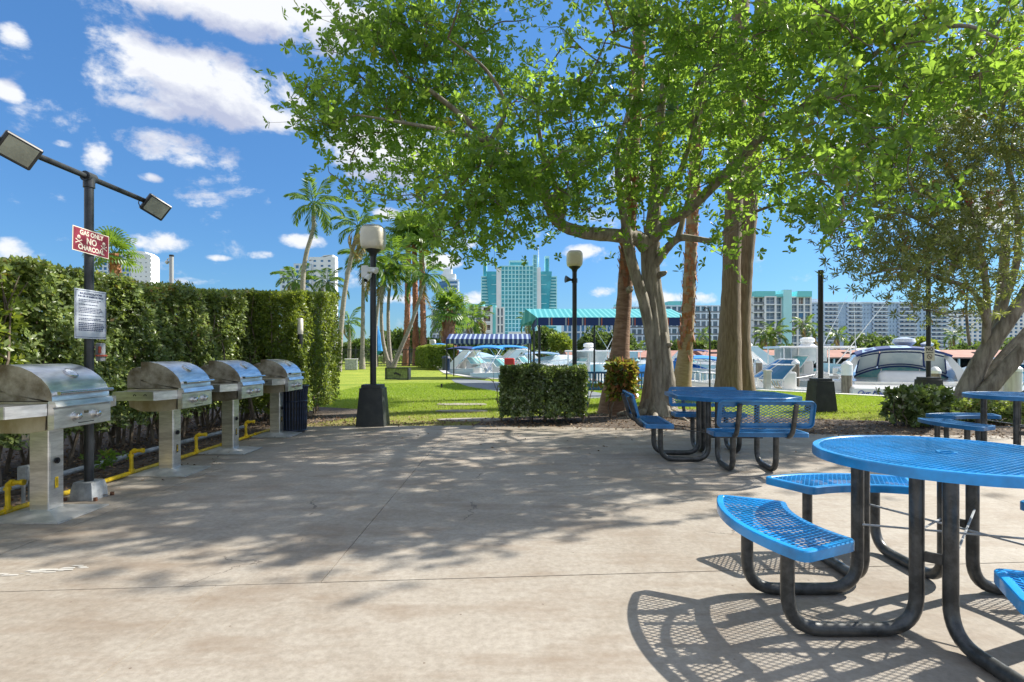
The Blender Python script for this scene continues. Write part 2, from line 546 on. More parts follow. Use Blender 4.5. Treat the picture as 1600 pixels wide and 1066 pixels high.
M['pile_pale'] = mat('wrapped_pile', (.50, .47, .44), .6, 0, vscale=4, color2=(.62, .60, .57), stretch=(3, 3, .4))

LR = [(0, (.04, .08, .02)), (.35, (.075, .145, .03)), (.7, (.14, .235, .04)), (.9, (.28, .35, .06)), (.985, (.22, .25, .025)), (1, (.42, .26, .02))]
M['leaf_main'] = leaf_mat('canopy_leaf', LR, .62, (.48, .74, .07), .34)
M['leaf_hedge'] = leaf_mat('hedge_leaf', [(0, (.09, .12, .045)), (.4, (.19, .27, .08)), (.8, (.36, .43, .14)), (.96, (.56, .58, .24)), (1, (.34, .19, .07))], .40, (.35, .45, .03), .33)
M['leaf_box'] = leaf_mat('clipped_bush_leaf', [(0, (.06, .08, .03)), (.45, (.14, .20, .06)), (.78, (.28, .35, .13)), (1, (.62, .62, .48))], .25, (.3, .45, .03), .26)
M['leaf_olea'] = leaf_mat('narrow_leaf', [(0, (.09, .11, .045)), (.5, (.16, .19, .07)), (.8, (.26, .28, .10)), (.93, (.30, .28, .10)), (1, (.30, .13, .06))], .4, (.4, .48, .06), .42)
M['leaf_palm'] = leaf_mat('palm_leaflet', [(0, (.03, .075, .014)), (.6, (.07, .15, .022)), (.92, (.17, .25, .035)), (1, (.40, .32, .10))], .4, (.4, .6, .05), .38)
M['leaf_palm_dry'] = leaf_mat('dry_palm_leaflet', [(0, (.15, .10, .04)), (.5, (.30, .22, .09)), (1, (.22, .24, .05))], .35, (.5, .4, .1), .6)
M['leaf_croton'] = leaf_mat('croton_leaf', [(0, (.05, .07, .02)), (.22, (.22, .06, .04)), (.36, (.42, .17, .07)), (.48, (.07, .12, .025)), (.75, (.17, .27, .03)), (1, (.50, .55, .10))], .35, (.5, .5, .05), .35)
M['leaf_far'] = leaf_mat('far_tree_leaf', [(0, (.035, .065, .02)), (.5, (.075, .13, .03)), (1, (.15, .21, .05))], .3, (.3, .45, .06), .6)
M['leaf_far_y'] = leaf_mat('bright_far_leaf', [(0, (.10, .16, .02)), (1, (.28, .36, .04))], .4, (.4, .5, .05), .6)
M['leaf_yard'] = leaf_mat('sunlit_hedge_leaf', [(0, (.07, .11, .02)), (.6, (.16, .23, .03)), (1, (.34, .38, .06))], .4, (.5, .6, .05), .4)
M['litter'] = leaf_mat('fallen_leaf', [(0, (.06, .035, .02)), (.5, (.17, .10, .055)), (1, (.34, .25, .15))], .1, (.4, .2, .1), .8)
M['blade'] = leaf_mat('grass_blade', [(0, (.44, .35, .17)), (.35, (.34, .35, .10)), (.6, (.27, .33, .055)), (1, (.21, .30, .035))], .45, (.42, .60, .03), .5)
M['petal'] = mat('pink_petal', (.65, .05, .12), .5)

def concrete():
    m = bpy.data.materials.new('worn_patio_concrete'); m.use_nodes = True
    t = m.node_tree; b = t.nodes['Principled BSDF']
    def nn(ty, **k):
        n = t.nodes.new(ty)
        for a, v in k.items(): setattr(n, a, v)
        return n
    co = nn('ShaderNodeTexCoord').outputs['Object']
    def nz_(sc, det, ro, dist=0):
        n = nn('ShaderNodeTexNoise'); n.inputs['Scale'].default_value = sc; n.inputs['Detail'].default_value = det
        n.inputs['Roughness'].default_value = ro; n.inputs['Distortion'].default_value = dist
        t.links.new(co, n.inputs['Vector']); return n
    a = nz_(.55, 8, .7, .6); r = nn('ShaderNodeValToRGB'); cr = r.color_ramp
    cr.elements[0].position = .30; cr.elements[0].color = (.23, .19, .145, 1)
    cr.elements[1].position = .70; cr.elements[1].color = (.39, .355, .305, 1)
    e = cr.elements.new(.5); e.color = (.325, .292, .245, 1)
    t.links.new(a.outputs[0], r.inputs[0])
    f = nz_(26, 6, .75); r2 = nn('ShaderNodeValToRGB')
    r2.color_ramp.elements[0].position = .3; r2.color_ramp.elements[0].color = (.72, .70, .68, 1)
    r2.color_ramp.elements[1].position = .62; r2.color_ramp.elements[1].color = (1.04, 1.04, 1.04, 1)
    t.links.new(f.outputs[0], r2.inputs[0])
    mx = nn('ShaderNodeMix', data_type='RGBA', blend_type='MULTIPLY'); mx.inputs[0].default_value = 1
    t.links.new(r.outputs[0], mx.inputs[6]); t.links.new(r2.outputs[0], mx.inputs[7])
    # brown stains, drawn out in streaks
    mp = nn('ShaderNodeMapping'); mp.inputs['Scale'].default_value = (.9, 2.6, 1); t.links.new(co, mp.inputs[0])
    s = nn('ShaderNodeTexNoise'); s.inputs['Scale'].default_value = 1.3; s.inputs['Detail'].default_value = 9; s.inputs['Roughness'].default_value = .72
    t.links.new(mp.outputs[0], s.inputs['Vector'])
    r3 = nn('ShaderNodeValToRGB'); r3.color_ramp.elements[0].position = .48; r3.color_ramp.elements[1].position = .68
    r3.color_ramp.elements[0].color = (0, 0, 0, 1); r3.color_ramp.elements[1].color = (.75, .75, .75, 1)
    t.links.new(s.outputs[0], r3.inputs[0])
    m2 = nn('ShaderNodeMix', data_type='RGBA'); t.links.new(r3.outputs[0], m2.inputs[0])
    t.links.new(mx.outputs[2], m2.inputs[6]); m2.inputs[7].default_value = (.20, .15, .105, 1)
    # small dark specks
    sp = nn('ShaderNodeTexVoronoi'); sp.inputs['Scale'].default_value = 5.5; t.links.new(co, sp.inputs['Vector'])
    k = nn('ShaderNodeMath', operation='LESS_THAN'); k.inputs[1].default_value = .035; t.links.new(sp.outputs['Distance'], k.inputs[0])
    m3 = nn('ShaderNodeMix', data_type='RGBA'); t.links.new(k.outputs[0], m3.inputs[0])
    t.links.new(m2.outputs[2], m3.inputs[6]); m3.inputs[7].default_value = (.16, .12, .09, 1)
    # hairline cracks: edges of big distorted cells, kept only in places
    d = nz_(3.2, 6, .6); vm = nn('ShaderNodeVectorMath', operation='MULTIPLY_ADD')
    t.links.new(d.outputs['Color'], vm.inputs[0]); vm.inputs[1].default_value = (.35, .35, 0); t.links.new(co, vm.inputs[2])
    vo = nn('ShaderNodeTexVoronoi', feature='DISTANCE_TO_EDGE'); vo.inputs['Scale'].default_value = .42; t.links.new(vm.outputs[0], vo.inputs['Vector'])
    lt = nn('ShaderNodeMath', operation='LESS_THAN'); lt.inputs[1].default_value = .0017; t.links.new(vo.outputs['Distance'], lt.inputs[0])
    keep = nz_(.8, 4, .6); gt = nn('ShaderNodeMath', operation='GREATER_THAN'); gt.inputs[1].default_value = .56; t.links.new(keep.outputs[0], gt.inputs[0])
    ml = nn('ShaderNodeMath', operation='MULTIPLY'); t.links.new(lt.outputs[0], ml.inputs[0]); t.links.new(gt.outputs[0], ml.inputs[1])
    m4 = nn('ShaderNodeMix', data_type='RGBA'); t.links.new(ml.outputs[0], m4.inputs[0])
    t.links.new(m3.outputs[2], m4.inputs[6]); m4.inputs[7].default_value = (.13, .11, .09, 1)
    t.links.new(m4.outputs[2], b.inputs['Base Color'])
    b.inputs['Roughness'].default_value = .72
    bp = nn('ShaderNodeBump'); bp.inputs['Strength'].default_value = .22; bp.inputs['Distance'].default_value = .006
    t.links.new(f.outputs[0], bp.inputs['Height']); t.links.new(bp.outputs[0], b.inputs['Normal'])
    return m
M['concrete'] = concrete()

def lawn_mat():
    m = bpy.data.materials.new('lawn_turf'); m.use_nodes = True
    t = m.node_tree; b = t.nodes['Principled BSDF']
    co = t.nodes.new('ShaderNodeTexCoord').outputs['Object']
    def rampn(sc, c0, c1, p0, p1, det=6):
        n = t.nodes.new('ShaderNodeTexNoise'); n.inputs['Scale'].default_value = sc; n.inputs['Detail'].default_value = det; n.inputs['Roughness'].default_value = .7
        t.links.new(co, n.inputs['Vector']); r = t.nodes.new('ShaderNodeValToRGB')
        r.color_ramp.elements[0].position = p0; r.color_ramp.elements[0].color = (*c0, 1)
        r.color_ramp.elements[1].position = p1; r.color_ramp.elements[1].color = (*c1, 1)
        t.links.new(n.outputs[0], r.inputs[0]); return r.outputs[0], n.outputs[0]
    g, _ = rampn(.35, (.17, .25, .03), (.32, .36, .06), .35, .65)
    g2, f = rampn(45, (.6, .6, .6), (1.25, 1.25, 1.1), .3, .7)
    mx = t.nodes.new('ShaderNodeMix'); mx.data_type = 'RGBA'; mx.blend_type = 'MULTIPLY'; mx.inputs[0].default_value = 1
    t.links.new(g, mx.inputs[6]); t.links.new(g2, mx.inputs[7])
    # thin, dried turf beside the patio
    sp = t.nodes.new('ShaderNodeSeparateXYZ'); t.links.new(co, sp.inputs[0])
    _, w = rampn(.8, (0, 0, 0), (1, 1, 1), .3, .7)
    ad = t.nodes.new('ShaderNodeMath'); ad.operation = 'MULTIPLY_ADD'; ad.inputs[1].default_value = 6; t.links.new(w, ad.inputs[0]); t.links.new(sp.outputs[1], ad.inputs[2])
    mr = t.nodes.new('ShaderNodeMapRange'); mr.inputs['From Min'].default_value = 12.6; mr.inputs['From Max'].default_value = 16.0
    t.links.new(ad.outputs[0], mr.inputs['Value'])
    dry, _ = rampn(6, (.20, .15, .09), (.38, .31, .16), .3, .7)
    m2 = t.nodes.new('ShaderNodeMix'); m2.data_type = 'RGBA'; t.links.new(mr.outputs[0], m2.inputs[0])
    t.links.new(dry, m2.inputs[6]); t.links.new(mx.outputs[2], m2.inputs[7]); t.links.new(m2.outputs[2], b.inputs['Base Color'])
    b.inputs['Roughness'].default_value = .9; b.inputs['Specular IOR Level'].default_value = .15
    bp = t.nodes.new('ShaderNodeBump'); bp.inputs['Strength'].default_value = .8; bp.inputs['Distance'].default_value = .03
    t.links.new(f, bp.inputs['Height']); t.links.new(bp.outputs[0], b.inputs['Normal'])
    return m
M['lawn'] = lawn_mat()
M['soil'] = mat('dark_mulch_soil', (.045, .033, .024), .95, 0, vscale=14, color2=(.15, .115, .085), c2pos=(.35, .7), bump=1, bscale=30)
M['farland'] = mat('far_shore_ground', (.10, .13, .05), .95, 0, vscale=.05, color2=(.22, .20, .15))

# ------------------------------------------------------------------ ground
def sheet(name, poly, z, m, **kw):
    b = MB(); b.add([(x, y, z) for x, y in poly], [tuple(range(len(poly)))])
    return b.build(name, m, None, kind='structure', **kw)

EDGE = [(-4.05, 9.78), (-.3, 9.92), (1.5, 9.62), (5, 8.8), (16, 8.25)]
def edge_y(x):
    for (x0, y0), (x1, y1) in zip(EDGE, EDGE[1:]):
        if x <= x1: return y0 + (y1 - y0) * (max(x, x0) - x0) / (x1 - x0)
    return EDGE[-1][1]
SW = [(60, -20), (24, 6), (14, 14), (11.8, 16.2), (9.5, 19), (6.5, 22), (3, 25), (-2, 30.5), (-4.4, 38), (-8.5, 62), (-20, 120)]
def sw_x(y):
    for (x0, y0), (x1, y1) in zip(SW, SW[1:]):
        if y0 <= y <= y1: return x0 + (x1 - x0) * (y - y0) / (y1 - y0)
    return -20
sheet('far_ground', [(-4000, 87), (5000, 87), (5000, 6000), (-4000, 6000)], -.5, M['farland'], label='far shore land under the towers', )
sheet('water', [(-400, -200), (1500, -200), (1500, 260), (-400, 260)], -.75, M['water'], label='turquoise marina water')
lw = MB()
outline = [(-400, -60), (60, -60)] + SW + [(-400, 120)]
n = len(outline)
lw.add([(x, y, -.02) for x, y in outline] + [(x, y, -1.5) for x, y in outline], [tuple(range(n))] + [(i, (i + 1) % n + 0 * n, (i + 1) % n + n, i + n)[::-1] for i in range(n)])
lw.build('lawn', M['lawn'], None, kind='structure', label='green lawn between the patio and the seawall')
# seawall cap
cap = MB()
for (x0, y0), (x1, y1) in zip(SW[1:-1], SW[2:]):
    d = Vector((x1 - x0, y1 - y0)).normalized(); nn_ = Vector((d.y, -d.x))
    if (x0, y0) == (24, 6): continue
    q = [(x0, y0), (x1, y1)]
    pts = []
    for z in (-.9, .012):
        for o in (.22, -.22):
            for (x, y) in q: pts.append((x + nn_.x * o, y + nn_.y * o, z))
    cap.add(pts, [(4, 5, 7, 6), (0, 1, 5, 4), (2, 6, 7, 3), (0, 4, 6, 2), (1, 3, 7, 5)])
cap.build('seawall', M['seawall'], None, kind='structure', label='pale concrete seawall cap along the marina')
# path on the land side of the seawall
pth = [(24, 3.0), (12.6, 12.8), (10.0, 15.6), (7.6, 18.2), (4.6, 20.6), (1.2, 20.3), (-.3, 19.0), (-.1, 17.6), (1.6, 17.0), (4.4, 17.2), (7.0, 15.4), (9.2, 13.0), (20.5, 2.0)]
pth = [(3.4, 16.4), (2.0, 22.2), (-.4, 25.6), (-2.9, 30.0), (-3.1, 28.6), (-2.6, 25.6), (-1.7, 22.0), (-.6, 19.4), (.6, 17.0), (1.8, 16.0)]
sheet('path', pth, -.012, M['asphalt'], label='grey concrete path curving to the boat slips')
# planting bed on the left and mulch behind the patio
sheet('planting_bed', [(-7.2, -4), (-4.0, -4), (-4.0, 9.8), (-3.0, 11.5), (-2.7, 12.6), (-5.5, 14), (-7.2, 14)], -.012, M['soil'], label='dark mulch bed under the tall hedge')
mp_ = [(-.75, 9.75), (-.5, 10.9), (.2, 11.5), (1.9, 11.9), (2.2, 12.8), (4.3, 12.9), (5.2, 11.2), (7.4, 10.6), (9.0, 11.5), (11, 12.8), (15, 12), (18, 7.4), (14, 7.8), (5, 8.5), (1.5, 9.3)]
sheet('mulch_bed', mp_, -.010, M['soil'], label='mulch bed around the shade trees behind the patio')

patio = empty('patio', kind='structure', label='worn concrete patio of large slabs')
def slab(poly, z=0.0):
    c = Vector((sum(p[0] for p in poly) / len(poly), sum(p[1] for p in poly) / len(poly)))
    g = .0028; q = []
    n = len(poly)
    for i in range(n):
        p0, p1, p2 = Vector(poly[i - 1]), Vector(poly[i]), Vector(poly[(i + 1) % n])
        d1 = (p1 - p0).normalized(); d2 = (p2 - p1).normalized()
        n1 = Vector((-d1.y, d1.x)); n2 = Vector((-d2.y, d2.x)); m = (n1 + n2).normalized()
        q.append(tuple(p1 + m * g / max(.4, m.dot(n1))))
    b = MB(); b.prism(q, -.13, z)
    b.build('slab', M['concrete'], patio)
jy = lambda x: 3.163 + .073 * x
slab([(-4.05, -5), (-1.6, -5), (-1.6, jy(-1.6)), (-4.05, jy(-4.05))])
slab([(-1.6, -5), (16, -5), (16, jy(16)), (-1.6, jy(-1.6))])
slab([(-4.05, jy(-4.05)), (-3.2, jy(-3.2)), (-3.2, 6.25), (-4.05, 6.25)], .001)
slab([(-4.05, 6.25), (-3.2, 6.25), (-3.2, edge_y(-3.2)), (-4.05, 9.78)], -.003)
slab([(-3.2, jy(-3.2)), (-1.05, jy(-1.05)), (-1.05, edge_y(-1.05)), (-3.2, edge_y(-3.2))], .0)
slab([(-1.05, jy(-1.05)), (4.2, jy(4.2)), (4.2, edge_y(4.2)), (1.5, 9.62), (-.3, 9.92), (-1.05, edge_y(-1.05))], .001)
slab([(4.2, jy(4.2)), (16, jy(16)), (16, 8.25), (5, 8.8), (4.2, edge_y(4.2))], .0)
# white scuff of paint on the slab
sc_ = MB(); rr = random.Random(3)
c0 = G(30, 897)
for k in range(26):
    x = c0.x + rr.uniform(-.30, .30); y = c0.y + (x - c0.x) * .35 + rr.gauss(0, .02)
    a = rr.uniform(.012, .05)
    sc_.add([(x - a, y - a * .3, .0012 + k * .00012), (x + a, y - a * .1, .0012 + k * .00012), (x + a * .8, y + a * .3, .0012 + k * .00012), (x - a * .7, y + a * .25, .0012 + k * .00012)], [(0, 1, 2, 3)])
sc_.build('paint_scuff', mat('chalky_scuff', (.44, .42, .38), .8), patio)

def in_poly(x, y, poly):
    c = np.zeros(len(x), bool); j = len(poly) - 1
    for i in range(len(poly)):
        xi, yi = poly[i]; xj, yj = poly[j]
        if yi != yj:
            c ^= ((yi > y) != (yj > y)) & (x < (xj - xi) * (y - yi) / (yj - yi) + xi)
        j = i
    return c

# fallen leaves
def litter(name, poly, n, label, L=.05):
    xs = [p[0] for p in poly]; ys = [p[1] for p in poly]
    x = rng.uniform(min(xs), max(xs), n); y = rng.uniform(min(ys), max(ys), n)
    k = in_poly(x, y, poly); x, y = x[k], y[k]
    b = np.stack([x, y, rng.uniform(-.008, .028, len(x))], 1)
    a = rng.normal(size=(len(x), 3)) * [1, 1, .28]
    me = leaf_mesh(name, b, a, rng.uniform(.5, 1.3, len(x)) * L, rng.uniform(.3, .7, len(x)) * L, KITE, M['litter'])
    tag(link(name, me), label, 'leaves', kind='stuff')
litter('fallen_leaves', [(-6.6, 2), (-4.07, 2), (-4.07, 9.8), (-3.2, 11.2), (-6.6, 12)], 9000, 'dry leaves scattered on the soil under the tall hedge', .045)
litter('fallen_leaves', mp_, 16000, 'dry leaf litter on the mulch around the shade trees', .05)
litter('fallen_leaves', [(-3.9, 9.8), (-.8, 9.9), (-.4, 10.7), (-2, 10.6), (-3.5, 11)], 900, 'dry leaves blown along the back edge of the patio', .05)
litter('fallen_leaves', [(-3.4, 4), (-3.9, 5), (-3.9, 9.3), (-3.3, 9.3)], 70, 'few dry leaves lying among the grill pedestals', .05)

litter('fallen_leaves', [(-3, 10.5), (6, 11), (10, 12), (9, 15), (4, 17), (-3, 17)], 900, 'dry leaves scattered over the lawn behind the patio', .06)
litter('fallen_leaves', [(-2, 7), (5, 7), (9, 6), (9, 8.3), (1.5, 9.3), (-2, 9.6)], 160, 'stray dry leaves on the patio near the shade trees', .05)
# grass blades where the turf is near
def grass():
    n = 330000
    x = rng.uniform(-6, 13, n); y = 9.9 + (rng.random(n) ** 1.35) * 15
    z = np.full(n, -.02)
    keep = np.ones(n, bool)
    keep &= ~in_poly(x, y, mp_) & ~in_poly(x, y, pth) & ~in_poly(x, y, [(-7.2, -4), (-4.0, -4), (-4.0, 9.8), (-3.0, 11.5), (-2.7, 12.6), (-5.5, 14), (-7.2, 14)])
    keep &= x < np.array([sw_x(v) for v in y]) - .3
    keep &= y > np.array([edge_y(v) for v in x]) + .04
    lo = y - 9.9
    patch = np.sin(x * 2.1 + 1) * np.sin(y * 1.7 + x) * .5 + .5
    keep &= rng.random(n) < np.clip(.18 + lo / 2.2 + patch * .3 - .15, .12, 1)
    x, y, z, lo = x[keep], y[keep], z[keep], lo[keep]
    n = len(x)
    h = rng.uniform(.03, .062, n) * np.clip(.6 + lo * .2, .6, 1.2)
    b = np.stack([x, y, z], 1)
    a = rng.normal(size=(n, 3)) * [.55, .55, .1] + [0, 0, 1]
    nr = rng.normal(size=(n, 3)) * [1, 1, .1]
    tone = np.clip(.18 + lo * .13 + rng.normal(size=n) * .2 + (patch[keep] - .5) * .3, 0, 1)
    TRI = (np.array([(0, -.5, 0), (0, .5, 0), (1, 0, 0)]), [(0, 1, 2)])
    me = leaf_mesh('grass', b, a, h, rng.uniform(.006, .012, n), TRI, M['blade'], tone, nr)
    tag(link('grass', me), 'short sunlit grass covering the lawn', 'grass', kind='stuff')
grass()

# stepping stones in the dry turf
for (px, py, w, d, z, lb) in [(722, 632, 1.25, .62, .01, 'flat stepping stone farthest from the patio'), (722, 643, 1.15, .42, .02, 'middle stepping stone of the three behind the patio'), (740, 656, 1.35, .5, .012, 'stepping stone closest to the patio edge')]:
    c = G(px, py); b = MB()
    poly = [(c.x + cos(a) * w / 2 * (1 + .05 * sin(3 * a + px)), c.y + sin(a) * d / 2 * (1 + .08 * cos(2 * a + px))) for a in [2 * pi * k / 22 for k in range(22)]]
    sm = [(c.x + (x - c.x) * .985, c.y + (y - c.y) * .985) for x, y in poly]
    b.prism(poly, -.05, z - .006); b.prism(sm, z - .007, z)
    b.build('stepping_stone', M['stone'], None, label=lb, category='stepping stone', group='stepping stones in the dry grass')
sp = G(690, 606); b = MB(); b.cyl((sp.x, sp.y, -.02), (sp.x, sp.y, .12), .03); b.cyl((sp.x, sp.y, .12), (sp.x, sp.y, .15), .045)
b.build('lawn_sprinkler', M['black'], None, label='small black sprinkler head standing in the lawn', category='sprinkler')

# ------------------------------------------------------------------ grills
LID = [(.28, .905), (.276, .96), (.25, 1.015), (.2, 1.07), (.13, 1.12), (.05, 1.155), (-.04, 1.173), (-.12, 1.172), (-.125, .995), (-.03, .955)]
def make_grill(num, dirty):
    g = empty('gas_grill')
    W = .285
    b = MB(); b.box((0, 0, .37), (.15, .15, .66), bev=.006); b.build('pedestal', M['steel'] if num != 1 else M['steel'], g, smooth=True)
    b = MB(); b.add([(-.30, -.26, .012), (.30, -.26, .012), (.30, .26, .012), (-.30, .26, .012), (-.10, -.10, .05), (.10, -.10, .05), (.10, .10, .05), (-.10, .10, .05),
                     (-.30, -.26, .0), (.30, -.26, 0), (.30, .26, 0), (-.30, .26, 0)],
                    [(0, 1, 5, 4), (1, 2, 6, 5), (2, 3, 7, 6), (3, 0, 4, 7), (4, 5, 6, 7), (8, 9, 1, 0), (9, 10, 2, 1), (10, 11, 3, 2), (11, 8, 0, 3)])
    b.build('base_plate', M['steel_plate'], g)
    b = MB(); b.box((.0755, 0, .42), (.004, .12, .30)); dr = b.build('access_door', M['steel'], g)
    b = MB(); b.cyl((.077, -.0, .42), (.088, 0, .42), .024, 16); b.cyl((.088, 0, .42), (.098, 0, .42), .012, 12); b.build('valve_lock', M['black'], dr, smooth=True)
    b = MB(); b.box((.0785, 0, .25), (.002, .030, .085)); pl = b.build('number_plate', M['yellow'] if num == 1 else M['black'], dr)
    text_mesh('number', str(num), .085, M['black'] if num == 1 else M['yellow'], pl, FX(.0800, 0, .25), ext=.0004, bold=.001, xs=.75)
    # firebox: sides and back weathered, front panel bright
    b = MB(); b.extr([(.22, .69), (.24, .90), (-.26, .90), (-.24, .72), (-.12, .67), (.10, .67)], -W, W); b.build('firebox', M['steel_side'] if dirty else M['steel_dirty'], g)
    b = MB(); b.extr([(.245, .688), (.292, .70), (.292, .845), (.245, .90)], -W - .004, W + .004)
    fp = b.build('control_panel', M['steel'], g)
    b = MB(); b.extr([(.275, .858), (.315, .862), (.300, .90), (.262, .908), (.25, .90)], -W - .008, W + .008); b.build('drip_rail', M['steel'], g)
    for k in (-.085, .115):
        b = MB(); b.cyl((.292, k, .775), (.300, k, .775), .040, 24); b.build('bezel', M['steel'], fp, smooth=True)
        b = MB(); b.lathe([(.028, 0), (.029, .012), (.024, .028), (.018, .032)], 20)
        o = b.build('knob', M['knob'], g, smooth=True); o.location = (.30, k, .775); o.rotation_euler = (0, pi / 2, 0)
    b = MB(); b.box((.2935, .02, .722), (.002, .16, .006)); b.build('slot', M['black'], fp)
    b = MB(); b.box((.2935, .02, .80), (.002, .05, .022)); b.build('plate', M['knob'], fp)
    # lid
    b = MB(); b.extr(LID, -W - .006, W + .006)
    lid = b.mesh('lid', M['steel'], True, 28)
    lid.materials.append(M['steel_dirty'])
    for p in lid.polygons:
        if abs(p.normal.y) > .9: p.material_index = 1
    ld = link('lid', lid, g)
    b = MB(); b.extr([(-.128, .91), (-.128, 1.11), (-.17, 1.12), (-.235, 1.09), (-.262, 1.02), (-.262, .91)], -W, W); b.build('hood_back', M['steel_dirty'], g)
    b = MB(); b.extr([(.20, .905), (.0, .95), (-.14, .985), (-.14, .905)], -W + .004, W - .004); b.build('side_gusset', M['steel_dirty'], g)
    b = MB(); b.cyl((.318, -W + .01, .962), (.318, W - .01, .962), .014, 12)
    for k in (-1, 1): b.box((.297, k * (W - .03), .962), (.045, .018, .022))
    b.build('lid_handle', M['knob'], g, smooth=True)
    Mx = Matrix.Translation((.162, .03, 1.098)) @ Matrix.Rotation(radians(35), 4, 'Y')
    b = MB().xf(Mx); b.lathe([(.055, 0), (.055, .010), (.046, .014), (.044, .010), (.005, .010)], 24)
    tg = b.build('thermometer', M['grill_badge'], ld, smooth=True)
    b = MB().xf(Mx); b.lathe([(.043, .010), (.042, .0125)], 24); b.box((.0, .004, .0135), (.008, .04, .002)); b.build('dial', M['sign_white'], tg)
    # side shelves with bevelled front corners
    for k in (-1, 1):
        y0, y1 = W + .006, W + .006 + .25
        poly = [(.24, y0), (.155, y1), (-.23, y1), (-.23, y0)]
        if k < 0: poly = [(x, -y) for x, y in poly][::-1]
        b = MB(); b.prism(poly, .878, .886)
        rim = [(.24, y0), (.155, y1), (-.23, y1)]
        for (xa, ya), (xb, yb) in zip(rim, rim[1:]):
            d = Vector((xb - xa, yb - ya)).normalized() * .0; t_ = .006
            nx, ny = (yb - ya), -(xb - xa); l = sqrt(nx * nx + ny * ny); nx /= l; ny /= l
            q = [(xa, ya), (xb, yb), (xb - nx * -t_, yb - ny * -t_), (xa - nx * -t_, ya - ny * -t_)]
            q = [(x, k * y) for x, y in q]
            if k > 0: q = q[::-1]
            b.prism(q, .80, .8865)
        sh = b.build('side_shelf', M['steel'] if k > 0 else M['steel'], g)
        for hx in (-.02, .08):
            h = MB(); h.tube([(hx - .012, k * (y1 + .007), .845), (hx - .010, k * (y1 + .007), .855), (hx, k * (y1 + .007), .860), (hx + .010, k * (y1 + .007), .855), (hx + .012, k * (y1 + .007), .845)], .004, 6)
            h.build('tool_hook', M['black'], sh)
    return g
GR = [(4.40, 'stainless gas grill nearest the camera with a yellow number 1 plate', 1, 1),
      (5.985, 'second stainless gas grill from the camera with a black number 2 plate', 2, 1),
      (7.27, 'third stainless gas grill from the camera with dark sooty firebox', 3, 0),
      (8.70, 'farthest stainless gas grill beside the navy trash can', 4, 1)]
for y, lb, num, d in GR:
    g = make_grill(num, d)
    g.location = (-3.635, y, .002); tag(g, lb, 'grill', 'gas grills in a row along the hedge')
    g.rotation_euler = (0, 0, radians({1: 0, 2: 1.2, 3: -1.0, 4: .5}[num]))

# yellow gas line with risers, PVC pipe, junction box
g = empty('gas_pipe', (0, 0, 0), label='yellow gas pipe with risers running behind the grills', category='gas pipe')
b = MB(); b.tube([(-3.90, 2.0, .03), (-3.915, 4.4, .035), (-3.93, 6.2, .028), (-3.92, 9.3, .03)], .021, 10)
for y in (3.1, 4.36, 5.2, 6.6, 7.6, 8.6): b.cyl((-3.912, y - .03, .032), (-3.912, y + .03, .032), .027, 10)
b.build('main_pipe', M['yellow'], g, smooth=True)
for y, h in ((4.37, .25), (5.79, .255), (6.98, .25), (8.28, .255)):
    b = MB(); b.tube(fillet([(-3.91, y, .03), (-3.915, y, h), (-3.80, y + .01, h + .008)], .025, 4), .018, 10)
    b.cyl((-3.91, y, .05), (-3.91, y, .075), .026, 10); b.cyl((-3.915, y, h - .03), (-3.915, y, h - .052), .026, 10)
    b.cyl((-3.89, y, h + .004), (-3.868, y, h + .004), .026, 10); b.cyl((-3.81, y, h + .008), (-3.785, y, h + .008), .024, 10)
    b.build('riser', M['yellow'], g, smooth=True)
g = empty('water_pipe', label='pale grey plastic pipe lying on the soil under the hedge', category='pipe')
b = MB(); b.tube([(-4.45, 1, .05), (-4.47, 4.5, .06), (-4.5, 6.9, .06), (-4.45, 9.4, .05)], .028, 10); b.build('pipe_run', M['pvc'], g, smooth=True)
for y in (3.4, 5.4, 7.3):
    b = MB(); b.cyl((-4.47, y - .05, .058), (-4.475, y + .05, .058), .036, 10); b.build('coupling', M['pvc'], g, smooth=True)
jb = empty('junction_box', (-3.93, 4.56, 0), label='grey electrical box on two short posts behind the first grill', category='junction box')
b = MB(); b.box((0, 0, .29), (.075, .10, .12), bev=.006); b.build('box_body', M['pvc'], jb)
b = MB(); b.box((.041, 0, .29), (.006, .085, .105)); b.build('cover', M['pvc'], jb)
for k in (-.03, .03):
    b = MB(); b.cyl((0, k, -.02), (0, k, .232), .013, 8); b.build('post', M['pvc'], jb, smooth=True)
b = MB(); b.tube(smooth_path([(.02, .02, .235), (.05, .02, .2), (.12, -.02, .17), (.22, -.05, .10)], 4), .009, 6); b.build('conduit', M['pvc'], jb, smooth=True)

# ------------------------------------------------------------------ floodlight pole and its signs
fl = empty('floodlight_pole', (-3.68, 4.9, 0), label='dark steel pole with a crossbar carrying two floodlights behind the grills', category='light pole')
b = MB(); b.tube([(0, 0, .14), (0, 0, 2.74)], .036, 16); b.build('pole', M['black_metal'], fl, smooth=True)
b = MB(); b.lathe([(.105, 0), (.10, .09), (.085, .15), (.045, .152)], 24, sq=6); b.build('base_cover', M['pvc'], fl, smooth=True)
for a in ((-.13, -.1), (.13, -.1), (.13, .1)):
    b = MB(); b.cyl((a[0], a[1], 0), (a[0], a[1], .03), .016, 8); b.build('anchor_bolt', M['rust'], fl)
b = MB(); b.cyl((0, -.05, 2.79), (0, .05, 2.79), .045, 14); b.cyl((0, 0, 2.70), (0, 0, 2.79), .045, 14); b.build('tee_joint', M['black_metal'], fl, smooth=True)
b = MB(); b.tube([(0, -1.0, 2.79), (0, 0, 2.79), (0, .78, 2.79)], .024, 12); b.build('crossbar', M['black_metal'], fl, smooth=True)
